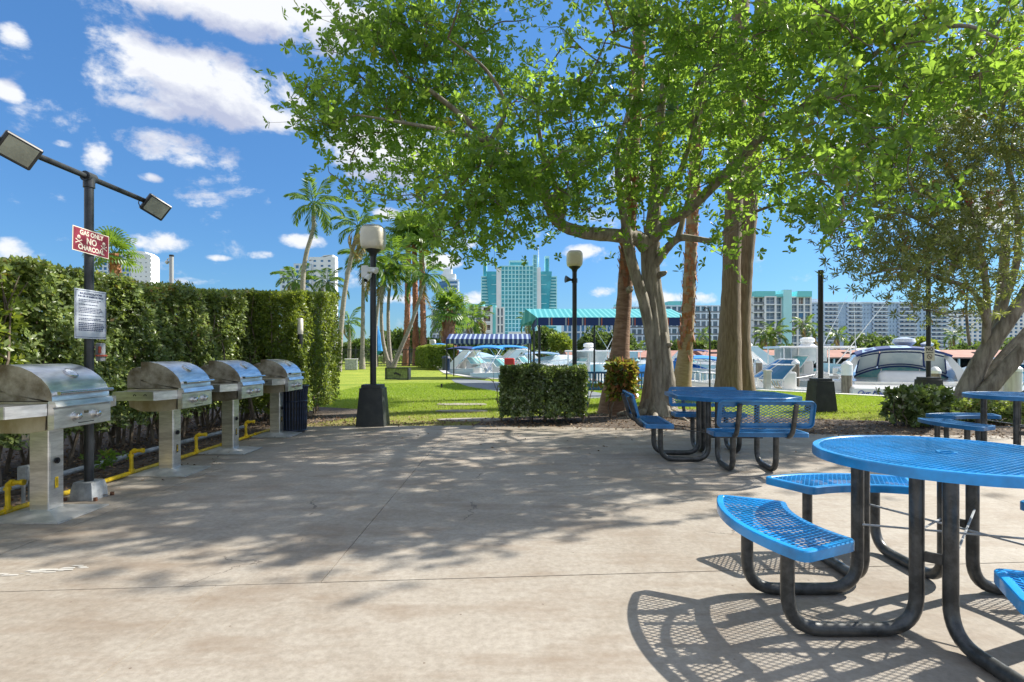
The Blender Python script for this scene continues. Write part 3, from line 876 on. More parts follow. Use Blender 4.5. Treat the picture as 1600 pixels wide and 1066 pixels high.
for k, s in ((-1, 1.0), (1, 1.0)):
    y = -.72 if k < 0 else .86
    Mx = Matrix.Translation((.0, y, 2.79)) @ Matrix.Rotation(radians(-42 if k < 0 else -38), 4, 'Z') @ Matrix.Rotation(radians(118), 4, 'Y') @ Matrix.Rotation(radians(-24), 4, 'Z') @ Matrix.Translation((0, 0, .085))
    b = MB().xf(Mx); b.box((0, 0, .02), (.185, .235, .04), bev=.008); b.box((0, 0, -.025), (.13, .16, .05), bev=.008)
    for q in (-.045, -.015, .015, .045): b.box((q, 0, -.055), (.006, .12, .02))
    hd = b.build('floodlight', M['black_metal'], fl, smooth=True)
    b = MB().xf(Mx); b.box((0, 0, .041), (.145, .192, .004)); b.build('glass', M['glass_lamp'], hd)
    b = MB().xf(Mx); b.tube(fillet([(0, -.09, -.02), (0, -.09, -.09), (0, .09, -.09), (0, .09, -.02)], .02, 3), .010, 6); b.build('bracket', M['black_metal'], hd)
    b = MB(); b.tube(smooth_path([(0, k * .66, 2.78), (.01, k * .64, 2.73), (.01, k * .70, 2.70), (-.01, k * .76, 2.74), (-.03, k * .82, 2.76)], 5), .005, 5); b.build('cable', M['black'], hd)
tl = Matrix.Translation((-3.635, 4.865, 2.215)) @ Matrix.Rotation(radians(-1.5), 4, 'X')
sg = empty('warning_sign', (0, 0, 0), label='faded red sign reading GAS ONLY NO CHARCOAL with skulls, upper sign on the pole', category='sign')
b = MB().xf(tl); b.box((0, 0, 0), (.004, .42, .205)); b.build('panel', M['ink_white'], sg)
b = MB().xf(tl); b.box((.0028, 0, 0), (.002, .405, .19)); b.build('face', M['sign_red'], sg)
fx = tl @ Matrix(((0, 0, 1, .0044), (1, 0, 0, 0), (0, 1, 0, 0), (0, 0, 0, 1)))
for s_, z, sz in (('GAS ONLY', .062, .056), ('NO', .0, .075), ('CHARCOAL', -.062, .056)):
    text_mesh('lettering', s_, sz, M['ink_white'], sg, fx @ Matrix.Translation((0, z, 0)), ext=.0005, bold=.0022)
for k in (-1, 1):
    mm = fx @ Matrix.Translation((k * .145, .0, 0))
    b = MB().xf(mm)
    b.lathe([(.017, -.0004), (.017, .0004)], 14, (0, .018, 0)); b.add([(-.009, .0, .0004), (.009, .0, .0004), (.009, .010, .0004), (-.009, .010, .0004)], [(0, 1, 2, 3)])
    for a in (.45, -.45):
        c, s2 = cos(a), sin(a)
        q = [(-.034, -.003), (.034, -.003), (.034, .003), (-.034, .003)]
        b.add([(x * c - y * s2, x * s2 + y * c - .018, .0003 + (a > 0) * .0003) for x, y in q], [(0, 1, 2, 3)])
        for e in (-.034, .034):
            b.lathe([(.0055, -.0003), (.0055, .0008)], 8, (e * c, e * s2 - .018, 0))
    em = b.build('skull_emblem', M['ink_white'], sg)
    b = MB().xf(mm)
    for e in (-.006, .006): b.lathe([(.004, .0005), (.004, .0010)], 8, (e, .018, 0))
    b.build('eye', M['sign_red'], em)
sg = empty('rules_sign', (0, 0, 0), label='white rules notice with dark blue print, lower sign on the floodlight pole', category='sign')
tl = Matrix.Translation((-3.635, 4.86, 1.595))
b = MB().xf(tl); b.box((0, 0, 0), (.005, .36, .42)); b.build('panel', M['sign_white'], sg)
b = MB().xf(tl)
for y0, y1, z0, z1 in ((-.172, .172, .195, .199), (-.172, .172, -.199, -.195), (-.172, -.168, -.195, .195), (.168, .172, -.195, .195)):
    b.box((.003, (y0 + y1) / 2, (z0 + z1) / 2), (.0015, y1 - y0, z1 - z0))
b.build('border', M['ink_blue'], sg)
fx = tl @ Matrix(((0, 0, 1, .0032), (1, 0, 0, 0), (0, 1, 0, 0), (0, 0, 0, 1)))
text_mesh('heading', 'RULES & REGULATIONS', .024, M['ink_blue'], sg, fx @ Matrix.Translation((0, .172, 0)), ext=.0004, bold=.0008)
text_mesh('heading', 'FOR USE OF BARBECUE GRILLS', .021, M['ink_blue'], sg, fx @ Matrix.Translation((0, .148, 0)), ext=.0004, bold=.0008)
b = MB().xf(fx); rr = random.Random(5)
lines = [.122, .108, .08, .052, .039, .026, .013, -.012, -.038, -.051, -.078, -.093, -.108, -.123, -.138]
for z in lines:
    x = -.14; end = rr.uniform(.06, .15) if z > -.07 else .14
    while x < end:
        w = rr.uniform(.008, .026); hh = .0036 if z > -.07 else .0048
        b.add([(x, z - hh, .0003), (x + w, z - hh, .0003), (x + w, z + hh * .8, .0003), (x, z + hh * .8, .0003)], [(0, 1, 2, 3)])
        x += w + .005
b.build('small_print', M['ink_blue'], sg)
# small grey and red valve box hung on the pole below the notice
vb = empty('meter_box', (-3.66, 4.98, 1.22), label='small grey box with a red bracket strapped to the floodlight pole', category='meter box')
b = MB(); b.box((0, .03, .05), (.05, .06, .16), bev=.005); b.build('box_body', M['pvc'], vb)
b = MB(); b.box((.03, 0, .02), (.02, .12, .015)); b.cyl((.03, -.02, .04), (.03, -.02, .1), .012); b.build('bracket', mat('red_bracket', (.4, .08, .04), .6), vb)

# ------------------------------------------------------------------ trash can
tc = empty('trash_can', (-3.56, 9.15, 0), label='navy blue slatted steel trash can behind the farthest grill', category='trash can')
b = MB(); b.lathe([(.185, .02), (.19, .05), (.20, .60), (.20, .66)], 26); b.build('liner', M['black'], tc, smooth=True)
sm = None
for k in range(30):
    a = 2 * pi * k / 30
    if sm is None:
        q = MB(); q.tube([(.20, 0, .03), (.207, 0, .3), (.212, 0, .64), (.235, 0, .74)], .014, 6); sm = q.mesh('slat', M['bin'], True)
    link('slat', sm, tc, rot=(0, 0, a))
b = MB()
for r, z in ((.243, .745), (.212, .03), (.22, .5)):
    b.tube([(r * cos(a), r * sin(a), z) for a in [2 * pi * k / 28 for k in range(29)]], .012, 6, caps=False)
b.build('rim', M['bin'], tc, smooth=True)

# ------------------------------------------------------------------ lamp posts
def lamp(x, y, h, lb, head=True, base=True, r=.055, hs=1.0, base_w=.26):
    g = empty('lamp_post', (x, y, 0), label=lb, category='lamp post', group='black lamp posts on the lawn')
    if base:
        b = MB(); b.lathe([(base_w, 0), (base_w * .985, .05), (base_w * .80, .62), (base_w * .80, .66), (base_w * .70, .665), (base_w * .68, .72), (.05, .722)], 24, sq=10)
        b.build('base', M['plate_dark'], g, smooth=True, sharp=25)
    b = MB(); b.tube([(0, 0, .5 if base else 0), (0, 0, h - (.45 * hs if head else 0))], r, 14); b.build('pole', M['lamp_post'], g, smooth=True)
    if head:
        z = h - .42 * hs
        b = MB(); b.lathe([(r, z - .12), (r * 1.3, z - .06), (r * 2.4, z - .01), (r * 2.6, z + .01)], 18); b.build('fitter', M['lamp_post'], g, smooth=True)
        b = MB(); q = hs
        b.lathe([(.10 * q, 0), (.17 * q, .02 * q), (.200 * q, .06 * q), (.21 * q, .14 * q), (.212 * q, .28 * q), (.205 * q, .36 * q), (.18 * q, .395 * q), (.10 * q, .41 * q)], 28, (0, 0, z), sq=1.6)
        b.build('globe', M['white_plastic'], g, smooth=True, sharp=60)
        b = MB(); b.lathe([(.185 * q, .395 * q), (.15 * q, .425 * q), (.02, .43 * q)], 24, (0, 0, z), sq=1.6); b.build('cap', M['pvc'], g, smooth=True)
    return g
lp = lamp(-2.46, 9.98, 3.52, 'black lamp post with square white globe, camera and flared base at the patio edge')
cm = empty('security_camera', (-2.46, 9.98, 2.66), label='white security camera cluster bolted to the nearest lamp post', category='security camera')
b = MB(); b.box((-.12, -.10, .04), (.12, .07, .22), bev=.012); b.build('housing', M['cam_white'], cm)
b = MB(); b.box((.02, -.12, .07), (.20, .07, .09), rz=.3, bev=.012); b.cyl((.05, -.16, .06), (.10, -.2, .03), .045, 14); b.build('camera_head', M['cam_white'], cm, smooth=True)
b = MB(); b.cyl((-.04, -.12, -.03), (-.08, -.20, -.12), .045, 14); b.build('bullet_camera', M['cam_white'], cm, smooth=True)
b = MB(); b.cyl((-.08, -.20, -.12), (-.083, -.207, -.127), .036, 14); b.build('lens', M['black'], cm)
b = MB(); b.tube([(0, -.05, .1), (0, -.10, .05), (-.02, -.12, -.03)], .018, 8); b.build('mount_arm', M['cam_white'], cm)
lamp(1.50, 13.5, 3.72, 'black lamp post with white globe and small horn speaker behind the clipped hedge', base=True, hs=.9)
sk = empty('horn_speaker', (1.50, 13.5, 3.02), label='dark horn speaker fixed near the top of the middle lamp post', category='speaker')
b = MB(); b.tube([(-.02, 0, 0), (-.1, -.02, .02), (-.22, -.05, .03)], [.02, .03, .09], 12); b.build('horn', M['lamp_post'], sk, smooth=True)
b = MB(); b.cyl((0, 0, -.05), (0, 0, .05), .07, 12); b.build('clamp', M['lamp_post'], sk)
lamp(6.85, 12.5, 3.12, 'bare black lamp pole with tapered base standing on the right lawn', head=False, base_w=.255)
lamp(9.76, 13.2, 3.6, 'black lamp pole with a NO sign beside the white cruiser', head=False, base_w=.255, r=.05)
lamp(-9.85, 70, 3.1, 'distant lamp post with white globe beside the blue boat cover', base=False, hs=1.8, r=.08)
sg = empty('prohibition_sign', (9.72, 13.11, 1.27), label='small white NO sign with a prohibition circle on the right lamp pole', category='sign')
b = MB(); b.box((0, 0, 0), (.235, .004, .335)); b.build('panel', mat('cream_sign', (.74, .70, .62), .4), sg)
text_mesh('lettering', 'NO', .105, M['ink_black'], sg, FN(0, -.0035, .10), ext=.0006, bold=.004)
text_mesh('lettering', 'SMOKING', .038, M['ink_black'], sg, FN(0, -.0035, .025), ext=.0005, bold=.001)
b = MB().xf(FN(0, -.0035, -.07))
b.tube([(.055 * cos(a), .055 * sin(a), 0) for a in [2 * pi * k / 24 for k in range(25)]], .006, 5, caps=False)
b.tube([(-.039, .039, 0), (.039, -.039, 0)], .006, 5); b.tube([(-.034, -.008, 0), (.03, -.008, 0)], .005, 5)
b.build('emblem', mat('brown_print', (.12, .07, .04), .5), sg)
# slim bollard light by the hedge end
bl = empty('path_light', tuple(P(469, 554, 10.3)[:2]) + (0,), label='thin black post light with a pale top in front of the hedge', category='path light')
b = MB(); b.tube([(0, 0, 0), (0, 0, 1.62)], .042, 12); b.build('post', M['lamp_post'], bl, smooth=True)
b = MB(); b.lathe([(.05, 0), (.052, .02), (.052, .27), (.04, .29)], 16, (0, 0, 1.62)); b.build('diffuser', M['white_plastic'], bl, smooth=True)
# pale pole with small camera behind the hedge
q = P(268, 410, 12.5)
pp = empty('camera_pole', (q.x, q.y, 0), label='pale metal pole with a dome camera rising behind the tall hedge', category='camera pole')
b = MB(); b.cyl((0, 0, 0), (0, 0, 3.42), .045, 12); b.build('pole', mat('galvanised_pole', (.42, .43, .43), .45, .6), pp, smooth=True)
b = MB(); b.cyl((0, 0, 3.42), (0, 0, 3.46), .05, 12); b.build('cap', M['black_metal'], pp)
b = MB(); b.tube([(0, 0, 3.36), (-.08, 0, 3.38), (-.1, 0, 3.33)], .012, 6); b.lathe([(.015, 0), (.04, -.02), (.04, -.05), (.015, -.085)], 12, (-.1, 0, 3.34)); b.build('dome_camera', M['cam_white'], pp)
# ------------------------------------------------------------------ picnic tables of coated expanded metal
def lattice(b, poly, z, sp=.0255, w=.0048, h=.0036, ang=radians(29), hole=0.0):
    n = len(poly)
    for fam, a in enumerate((ang, -ang)):
        d = Vector((cos(a), sin(a))); nr = Vector((-sin(a), cos(a)))
        offs = [Vector(p).dot(nr) for p in poly]
        k = math.floor(min(offs) / sp)
        while k * sp < max(offs):
            o = (k + .5) * sp; k += 1
            ts = []
            for i in range(n):
                p, q = Vector(poly[i]), Vector(poly[(i + 1) % n])
                a0, a1 = p.dot(nr) - o, q.dot(nr) - o
                if (a0 > 0) != (a1 > 0):
                    s = a0 / (a0 - a1); ts.append((p + (q - p) * s).dot(d))
            ts.sort()
            for t0, t1 in zip(ts[::2], ts[1::2]):
                if t1 - t0 < .006: continue
                segs = [(t0, t1)]
                if hole and abs(o) < hole:
                    hh = sqrt(hole * hole - o * o)
                    segs = [(t0, -hh), (hh, t1)] if t0 < -hh and t1 > hh else segs
                for s0, s1 in segs:
                    c = nr * o + d * (s0 + s1) / 2
                    b.box((c.x, c.y, z - fam * .0016), (s1 - s0, w, h), rz=a)

RIM = [(0, -.046), (0, -.006), (.004, -.001), (.010, 0), (.030, 0), (.034, -.004), (.034, -.011), (.009, -.011), (.008, -.046)]

def inset(poly, d):
    b = MB(); b.sweep(poly, [(d, 0)] * 1 + [(d, 0)])
    return [(v[0], v[1]) for v in b.v[::2]]

def circle(r, n=56): return [(r * cos(2 * pi * k / n), r * sin(2 * pi * k / n)) for k in range(n)]

def sector(r0, r1, a, cr=.05):
    out = []; da0, da1 = cr / r0, cr / r1
    pol = lambda r, t: Vector((r * cos(t), r * sin(t)))
    for k in range(19): out.append(pol(r1, -a + da1 + (2 * a - 2 * da1) * k / 18))
    def corner(p0, c, p2):
        for k in range(1, 6):
            t = k / 6; out.append(p0 * (1 - t) ** 2 + c * 2 * t * (1 - t) + p2 * t * t)
    corner(pol(r1, a - da1), pol(r1, a), pol(r1 - cr, a)); out.append(pol(r1 - cr, a)); out.append(pol(r0 + cr, a))
    corner(pol(r0 + cr, a), pol(r0, a), pol(r0, a - da0))
    for k in range(15): out.append(pol(r0, a - da0 - (2 * a - 2 * da0) * k / 14))
    corner(pol(r0, -a + da0), pol(r0, -a), pol(r0 + cr, -a)); out.append(pol(r0 + cr, -a)); out.append(pol(r1 - cr, -a))
    corner(pol(r1 - cr, -a), pol(r1, -a), pol(r1, -a + da1))
    return [(p.x, p.y) for p in out]

def rrect(x0, x1, y0, y1, r=.04, n=5):
    out = []
    for cx, cy, a0 in ((x1 - r, y0 + r, -pi / 2), (x1 - r, y1 - r, 0), (x0 + r, y1 - r, pi / 2), (x0 + r, y0 + r, pi)):
        for k in range(n + 1):
            a = a0 + pi / 2 * k / n; out.append((cx + r * cos(a), cy + r * sin(a)))
    return out

TUBE = .030
def loop_leg(x_seat, x_top, y, z_seat, z_top, kink=.05):
    b = MB()
    pts = fillet([(x_seat, y, z_seat), (x_seat, y, TUBE), (x_top, y, TUBE), (x_top, y, z_top)], .155, 8)
    b.tube(pts, TUBE, 14)
    return b

def round_table(mb, dist, lab, x, y, rz):
    g = empty('picnic_table', (x, y, 0), rz, label=lab, category='picnic table')
    top = circle(.575)
    b = MB().xf(Matrix.Translation((0, 0, .78))); b.sweep(top, RIM); b.sweep(circle(.042, 20), [(0, -.012), (0, .001), (.012, .001), (.012, -.012)])
    t = b.build('tabletop_rim', mb, g, smooth=True)
    b = MB(); lattice(b, inset(top, .030), .7755, hole=.036); t2 = b.build('tabletop_mesh', mb, g)
    b = MB()
    for a in (0, pi / 2): b.box((0, 0, .738), (1.04, .035, .012), rz=a)
    b.build('top_support', M['grey_tube'], g)
    sec = sector(.695, 1.045, radians(27)); seat_m = None
    b = MB().xf(Matrix.Translation((0, 0, .46))); b.sweep(sec, RIM); rim_me = b.mesh('seat_rim', mb, True)
    b = MB(); lattice(b, inset(sec, .030), .4555); mesh_me = b.mesh('seat_mesh', mb)
    b = MB()
    for s in (-1, 1): b.box((.87, s * .215, .444), (.26, .05, .006))
    for s in (-.1, .1): b.box((.84 , s, .4425), (.28, .03, .005))
    br_me = b.mesh('seat_bracket', M['grey_tube'])
    legs = []
    for s in (-1, 1): legs.append(loop_leg(.875, .30, s * .215, .441, .733).mesh('leg', M['grey_tube'], True))
    for k in range(4):
        r = k * pi / 2
        so_ = link('seat', rim_me, g, rot=(0, 0, r))
        link('seat_mesh', mesh_me, so_); link('seat_bracket', br_me, so_)
        for lm in legs: link('leg', lm, g, rot=(0, 0, r))
        b = MB().xf(Matrix.Rotation(r, 4, 'Z')); b.box((.258, .258, .36), (.10, .012, .045), rz=-pi / 4); b.cyl((.262, .262, .36), (.245, .245, .36), .012, 8)
        b.build('crosspiece', M['grey_tube'], g)
        b = MB().xf(Matrix.Rotation(r, 4, 'Z')); b.tube([(.30, -.2, .37), (-.2, .30, .45)], .0055, 6); b.build('tie_rod', M['pvc'], g)
    return g
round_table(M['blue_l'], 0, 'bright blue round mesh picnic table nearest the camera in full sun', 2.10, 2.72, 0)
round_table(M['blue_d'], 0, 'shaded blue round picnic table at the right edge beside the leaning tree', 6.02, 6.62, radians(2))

def bench_table():
    g = empty('picnic_table', (2.60, 6.75, 0), radians(-4), label='blue eight sided picnic table with attached backrest benches in dappled shade', category='picnic table')
    h, c = .685, .30
    top = [(-h + c, -h), (h - c, -h), (h, -h + c), (h, h - c), (h - c, h), (-h + c, h), (-h, h - c), (-h, -h + c)]
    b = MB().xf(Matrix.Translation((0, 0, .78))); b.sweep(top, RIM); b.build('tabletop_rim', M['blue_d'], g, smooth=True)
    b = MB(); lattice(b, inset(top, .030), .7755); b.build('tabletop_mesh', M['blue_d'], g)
    b = MB()
    for a in (0, pi / 2): b.box((0, 0, .738), (1.2, .035, .012), rz=a)
    b.build('top_support', M['black_metal'], g)
    seat = rrect(.74, 1.06, -.47, .47, .03)
    b = MB().xf(Matrix.Translation((0, 0, .46))); b.sweep(seat, RIM); s_me = b.mesh('seat', M['blue_d'], True)
    b = MB(); lattice(b, inset(seat, .030), .4555, ang=radians(61)); sm_me = b.mesh('seat_mesh', M['blue_d'])
    bk = rrect(-.14, .14, -.47, .47, .05)
    Mb = Matrix.Translation((1.165, 0, .655)) @ Matrix.Rotation(radians(-76), 4, 'Y')
    prof = [(0, -.014), (0, .012), (.045, .012), (.045, .004), (.008, .004), (.008, -.014)]
    b = MB().xf(Mb); b.sweep(bk, prof); b_me = b.mesh('backrest', M['blue_d'], True)
    b = MB().xf(Mb); lattice(b, inset(bk, .04), .007, ang=radians(61)); bm_me = b.mesh('backrest_mesh', M['blue_d'])
    legs = [loop_leg(.85, .30, s * .22, .442, .733).mesh('leg', M['grey_tube'], True) for s in (-1, 1)]
    bs = []
    for s in (-1, 1):
        b = MB(); b.tube(fillet([(.78, s * .27, .418), (1.12, s * .27, .418), (1.225, s * .27, .76)], .11, 8), .024, 12)
        bs.append(b.mesh('back_support', M['grey_tube'], True))
    for r in (pi / 2, pi, -pi / 2):
        so_ = link('seat', s_me, g, rot=(0, 0, r)); link('seat_mesh', sm_me, so_)
        bo = link('backrest', b_me, g, rot=(0, 0, r)); link('backrest_mesh', bm_me, bo)
        for lm in legs: link('leg', lm, g, rot=(0, 0, r))
        for lm in bs: link('back_support', lm, g, rot=(0, 0, r))
    b = MB(); b.box((0, .22, .30), (.62, .03, .04)); b.box((0, -.22, .30), (.62, .03, .04)); b.build('crosspiece', M['grey_tube'], g)
    b = MB()
    for s in (-1, 1): b.tube([(-.3, s * .2, .33), (-.8, s * .2, .40)], .006, 6)
    b.build('tie_rod', M['grey_tube'], g)
bench_table()

# blue slatted bench facing the water
bg_ = empty('park_bench', (2.62, 13.3, 0), radians(1), label='blue metal slatted bench half hidden behind the clipped hedge', category='bench')
sl_m = MB().xf(Matrix.Identity(4)); sl_m.box((0, 0, .62), (.032, .010, .36)); sl_me = sl_m.mesh('back_slat', M['blue_d'])
for k in range(24): link('back_slat', sl_me, bg_, loc=(-.78 + k * 1.56 / 23, 0, 0))
b = MB(); b.box((0, 0, .82), (1.68, .03, .05)); b.box((0, 0, .43), (1.68, .03, .05)); b.build('back_rail', M['blue_d'], bg_)
sl_m = MB(); sl_m.box((0, .24, .44), (.034, .44, .010)); sl_me = sl_m.mesh('seat_slat', M['blue_d'])
for k in range(24): link('seat_slat', sl_me, bg_, loc=(-.78 + k * 1.56 / 23, 0, 0))
for s in (-1, 1):
    for yy in (0, .44):
        b = MB(); b.box((s * .84, yy, .21 if yy else .42), (.045, .045, .42 if yy else .84)); b.build('leg', M['blue_d'], bg_)
    b = MB(); b.box((s * .84, .22, .62), (.045, .48, .03)); b.build('armrest', M['blue_d'], bg_)

# ------------------------------------------------------------------ hedges and bushes
def hedge(name, label, path, hw, zt, n, L, m, z0=.15, cat='hedge', stems=True, ktop=1, leaves=4, shell=.20, seed=0, group=None, thin=.3, round_=0.0, ztf=None, tone_top=.35):
    g = empty(name, (0, 0, 0), label=label, category=cat, group=group)
    pts = np.array(path, float); seg = np.diff(pts, axis=0); ln = np.linalg.norm(seg, axis=1); cum = np.concatenate([[0], np.cumsum(ln)])
    tot = cum[-1] + 0
    u = rng.uniform(0, tot, n)
    # points on the four faces of the box, then pushed in by a random part of the shell
    H = zt - z0; areaS, areaT, areaE = 2 * tot * H, tot * 2 * hw, 2 * 2 * hw * H
    pr = np.array([areaS, areaT, areaE]); pr = pr / pr.sum()
    kind = rng.choice(3, n, p=pr)
    dep = np.abs(rng.normal(size=n)) * shell * .6
    v = np.where(kind == 0, np.sign(rng.random(n) - .5) * (hw - dep), rng.uniform(-hw, hw, n))
    w = np.where(kind == 1, 1.0 * H - dep, rng.uniform(0, H, n))
    end = rng.random(n) < .5
    u = np.where(kind == 2, np.where(end, dep, tot - dep), u)
    i = np.clip(np.searchsorted(cum, u) - 1, 0, len(ln) - 1)
    t = (u - cum[i]) / ln[i]
    base = pts[i] + seg[i] * t[:, None]
    d = seg[i] / ln[i][:, None]; nr = np.stack([-d[:, 1], d[:, 0]], 1)
    wob = .05 * np.sin(u * 5.1 + w * 3 + seed) + .035 * np.sin(u * 13 + seed) * np.cos(w * 9)
    wob = wob + .04 * np.sin(u * 7.3 + 2.1 * seed) * np.sin(w * 5 + u * 2)
    vv = v + np.sign(v) * wob
    ztop = zt if ztf is None else np.array([ztf(q) for q in u / tot])
    fz = (ztop - z0) / H
    z = z0 + w * fz + wob * .5 * (w > H * .8)
    if round_:
        kx = np.abs(v) / hw; kz = w / H; e = np.clip((kx ** 6 + kz ** 6) - 1, 0, 1); vv *= 1 - round_ * e; z -= round_ * e * .5
    low = (w < thin * H) & (rng.random(n) < .55 * (1 - w / (thin * H + 1e-6)))
    p = np.stack([base[:, 0] + nr[:, 0] * vv, base[:, 1] + nr[:, 1] * vv, z], 1)[~low]
    out = np.stack([nr[:, 0] * np.sign(v) * (kind == 0), nr[:, 1] * np.sign(v) * (kind == 0), np.where(kind == 1, 1.0, .35)], 1)
    e2 = (kind == 2); sg_ = np.where(end, -1.0, 1.0)
    out[e2, 0] = (d[:, 0] * sg_)[e2]; out[e2, 1] = (d[:, 1] * sg_)[e2]
    out = out[~low]
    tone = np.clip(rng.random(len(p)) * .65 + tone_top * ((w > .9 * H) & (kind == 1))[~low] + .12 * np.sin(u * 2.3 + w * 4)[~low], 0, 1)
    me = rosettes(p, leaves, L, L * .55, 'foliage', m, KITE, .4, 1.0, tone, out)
    link('foliage', me, g)['kind'] = 'stuff'
    if stems:
        rr = random.Random(seed + 3); b = MB(); k = 0
        while k < tot:
            q = np.searchsorted(cum, k) - 1; q = max(0, min(len(ln) - 1, q)); c = pts[q] + seg[q] * ((k - cum[q]) / ln[q])
            for j in range(3):
                y = rr.uniform(-.6, .6) * hw; nx, ny = -seg[q][1] / ln[q], seg[q][0] / ln[q]
                x0, y0 = c[0] + nx * y, c[1] + ny * y
                p_ = [(x0, y0, -.03)]; a, bb = x0, y0
                for s in range(1, 6):
                    a += rr.uniform(-.07, .07) + nx * rr.uniform(-.1, .16) * np.sign(y); bb += rr.uniform(-.07, .07); p_.append((a, bb, (zt - .12) * s / 5))
                b.tube(p_, [.022, .019, .016, .012, .008, .004] if zt > 1.5 else [.013, .011, .009, .007, .005, .003], 5)
                for s in (2, 3, 4):
                    p0 = Vector(p_[s]); e = p0 + Vector((rr.uniform(-.3, .3), rr.uniform(-.3, .3), rr.uniform(.1, .35))) * (1 if zt > 1.5 else .5); b.tube([p0, (p0 + e) / 2 + Vector((0, 0, .02)), e], [.009, .006, .003], 4)
            k += rr.uniform(.16, .32)
        b.build('stems', M['bark_twig'], g)['kind'] = 'stuff'
    return g
HT = lambda t: 2.17 + .02 * min(1, t / .6) + .27 * max(0, t - .60) / .40 + .03 * sin(t * 30)
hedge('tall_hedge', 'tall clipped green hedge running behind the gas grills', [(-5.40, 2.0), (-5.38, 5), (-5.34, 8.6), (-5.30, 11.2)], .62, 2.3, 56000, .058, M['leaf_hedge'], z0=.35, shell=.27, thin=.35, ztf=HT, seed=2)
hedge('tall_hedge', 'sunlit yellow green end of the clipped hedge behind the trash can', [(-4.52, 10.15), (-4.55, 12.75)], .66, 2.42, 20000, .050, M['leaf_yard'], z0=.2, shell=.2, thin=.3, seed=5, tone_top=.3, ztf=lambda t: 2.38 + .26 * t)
hedge('clipped_bush', 'dark boxy clipped bush between the patio and the bench', [(-.20, 10.58), (1.36, 10.55)], .44, 1.04, 8600, .060, M['leaf_box'], z0=.13, cat='bush', shell=.20, thin=.6, seed=9, round_=.36, tone_top=.3)
hedge('croton_bush', 'small croton bush with red and yellow leaves beside the palm trunk', [(1.95, 11.1), (2.40, 11.05)], .27, 1.06, 620, .15, M['leaf_croton'], z0=.42, cat='bush', shell=.35, thin=.45, seed=12, round_=.45, leaves=5, tone_top=.1)
hedge('garden_bush', 'low leafy bush at the foot of the leaning tree', [(6.78, 9.85), (7.5, 9.95)], .40, .68, 780, .105, M['leaf_box'], z0=.06, cat='bush', shell=.6, thin=.2, seed=14, round_=.6, leaves=5)
hedge('ground_shrub', 'scrubby green plants behind the right picnic table', [(8.3, 10.6), (10.5, 9.6), (13, 8.6)], .4, .42, 4500, .06, M['leaf_hedge'], z0=.02, cat='shrub', shell=.4, thin=.1, seed=16, round_=.4, leaves=5)
hedge('yard_hedge', 'yellow green hedge at the end of the dark fence', [tuple(P(668, 560, 58)[:2]), tuple(P(690, 560, 46)[:2])], 1.2, 2.0, 9000, .17, M['leaf_far_y'], z0=.1, stems=False, seed=18, shell=.5, round_=.2)
# seedling on the soil
hedge('seedling', 'small leafy seedling growing on the soil behind the second grill', [(-4.2, 5.75), (-4.12, 5.8)], .07, .24, 26, .06, M['leaf_main'], z0=.1, cat='plant', stems=False, seed=21, leaves=4)
# taller untrimmed shoots at the left end of the hedge
hedge('untrimmed_shrub', 'untrimmed pale green shoots at the left end of the tall hedge', [(-4.95, 4.6), (-5.0, 5.5)], .25, 2.12, 900, .075, M['leaf_yard'], z0=1.1, cat='shrub', seed=23, leaves=5, shell=.4)

# ------------------------------------------------------------------ the big shade tree
def taper_path(pix, r0, r1, n=5):
    """limb through (px, py, depth) stations"""
    pts = [tuple(P(*p)) for p in pix]
    pp = smooth_path(pts, n); k = len(pp)
    return [Vector(p) for p in pp], [r0 + (r1 - r0) * (i / (k - 1)) ** .9 for i in range(k)]

def sample_grid(rows, x0, y0, cell, n, depth, rs):
    cells = []; wts = []
    for j, row in enumerate(rows):
        for i, ch in enumerate(row):
            v = 0 if ch == '.' else int(ch)
            if v: cells.append((i, j)); wts.append(v ** 1.35)
    wts = np.array(wts) / sum(wts)
    pick = rs.choice(len(cells), n, p=wts)
    out = []
    for k in pick:
        i, j = cells[k]
        px = x0 + (i + rs.random()) * cell; py = y0 + (j + rs.random()) * cell
        out.append(tuple(P(px, py, depth(px, py, rs.random()))))
    return np.array(out)

def grow(skel, tips, b, rmax=.05, r_tip=.005, seed=0, droop=.0, knot=.35):
    """join every tip to the nearest point already in the skeleton by a bowed twig"""
    rr = random.Random(seed)
    sk = [np.array(p) for p in skel]
    order = sorted(range(len(tips)), key=lambda i: min(np.linalg.norm(tips[i] - s) for s in sk[::4]))
    arr = np.array(sk)
    for i in order:
        t = tips[i]
        d = np.linalg.norm((arr - t) * [1, 1, 1.0], axis=1) + .35 * np.maximum(0, arr[:, 2] - t[2])
        j = int(np.argmin(d)); s = arr[j]; L = np.linalg.norm(t - s)
        if L < .05: continue
        r0 = min(rmax, r_tip + .011 * L)
        m1 = s + (t - s) * .35 + np.array([rr.gauss(0, .07), rr.gauss(0, .07), rr.gauss(0, .06) + .05]) * L
        m2 = s + (t - s) * .7 + np.array([rr.gauss(0, .07), rr.gauss(0, .07), rr.gauss(0, .06) + .05]) * L
        path = smooth_path([s, m1, m2, t], 3)
        k = len(path)
        b.tube(path, [r0 + (r_tip - r0) * q / (k - 1) for q in range(k)], 5, caps=False)
        arr = np.vstack([arr, np.array(path[2:])])

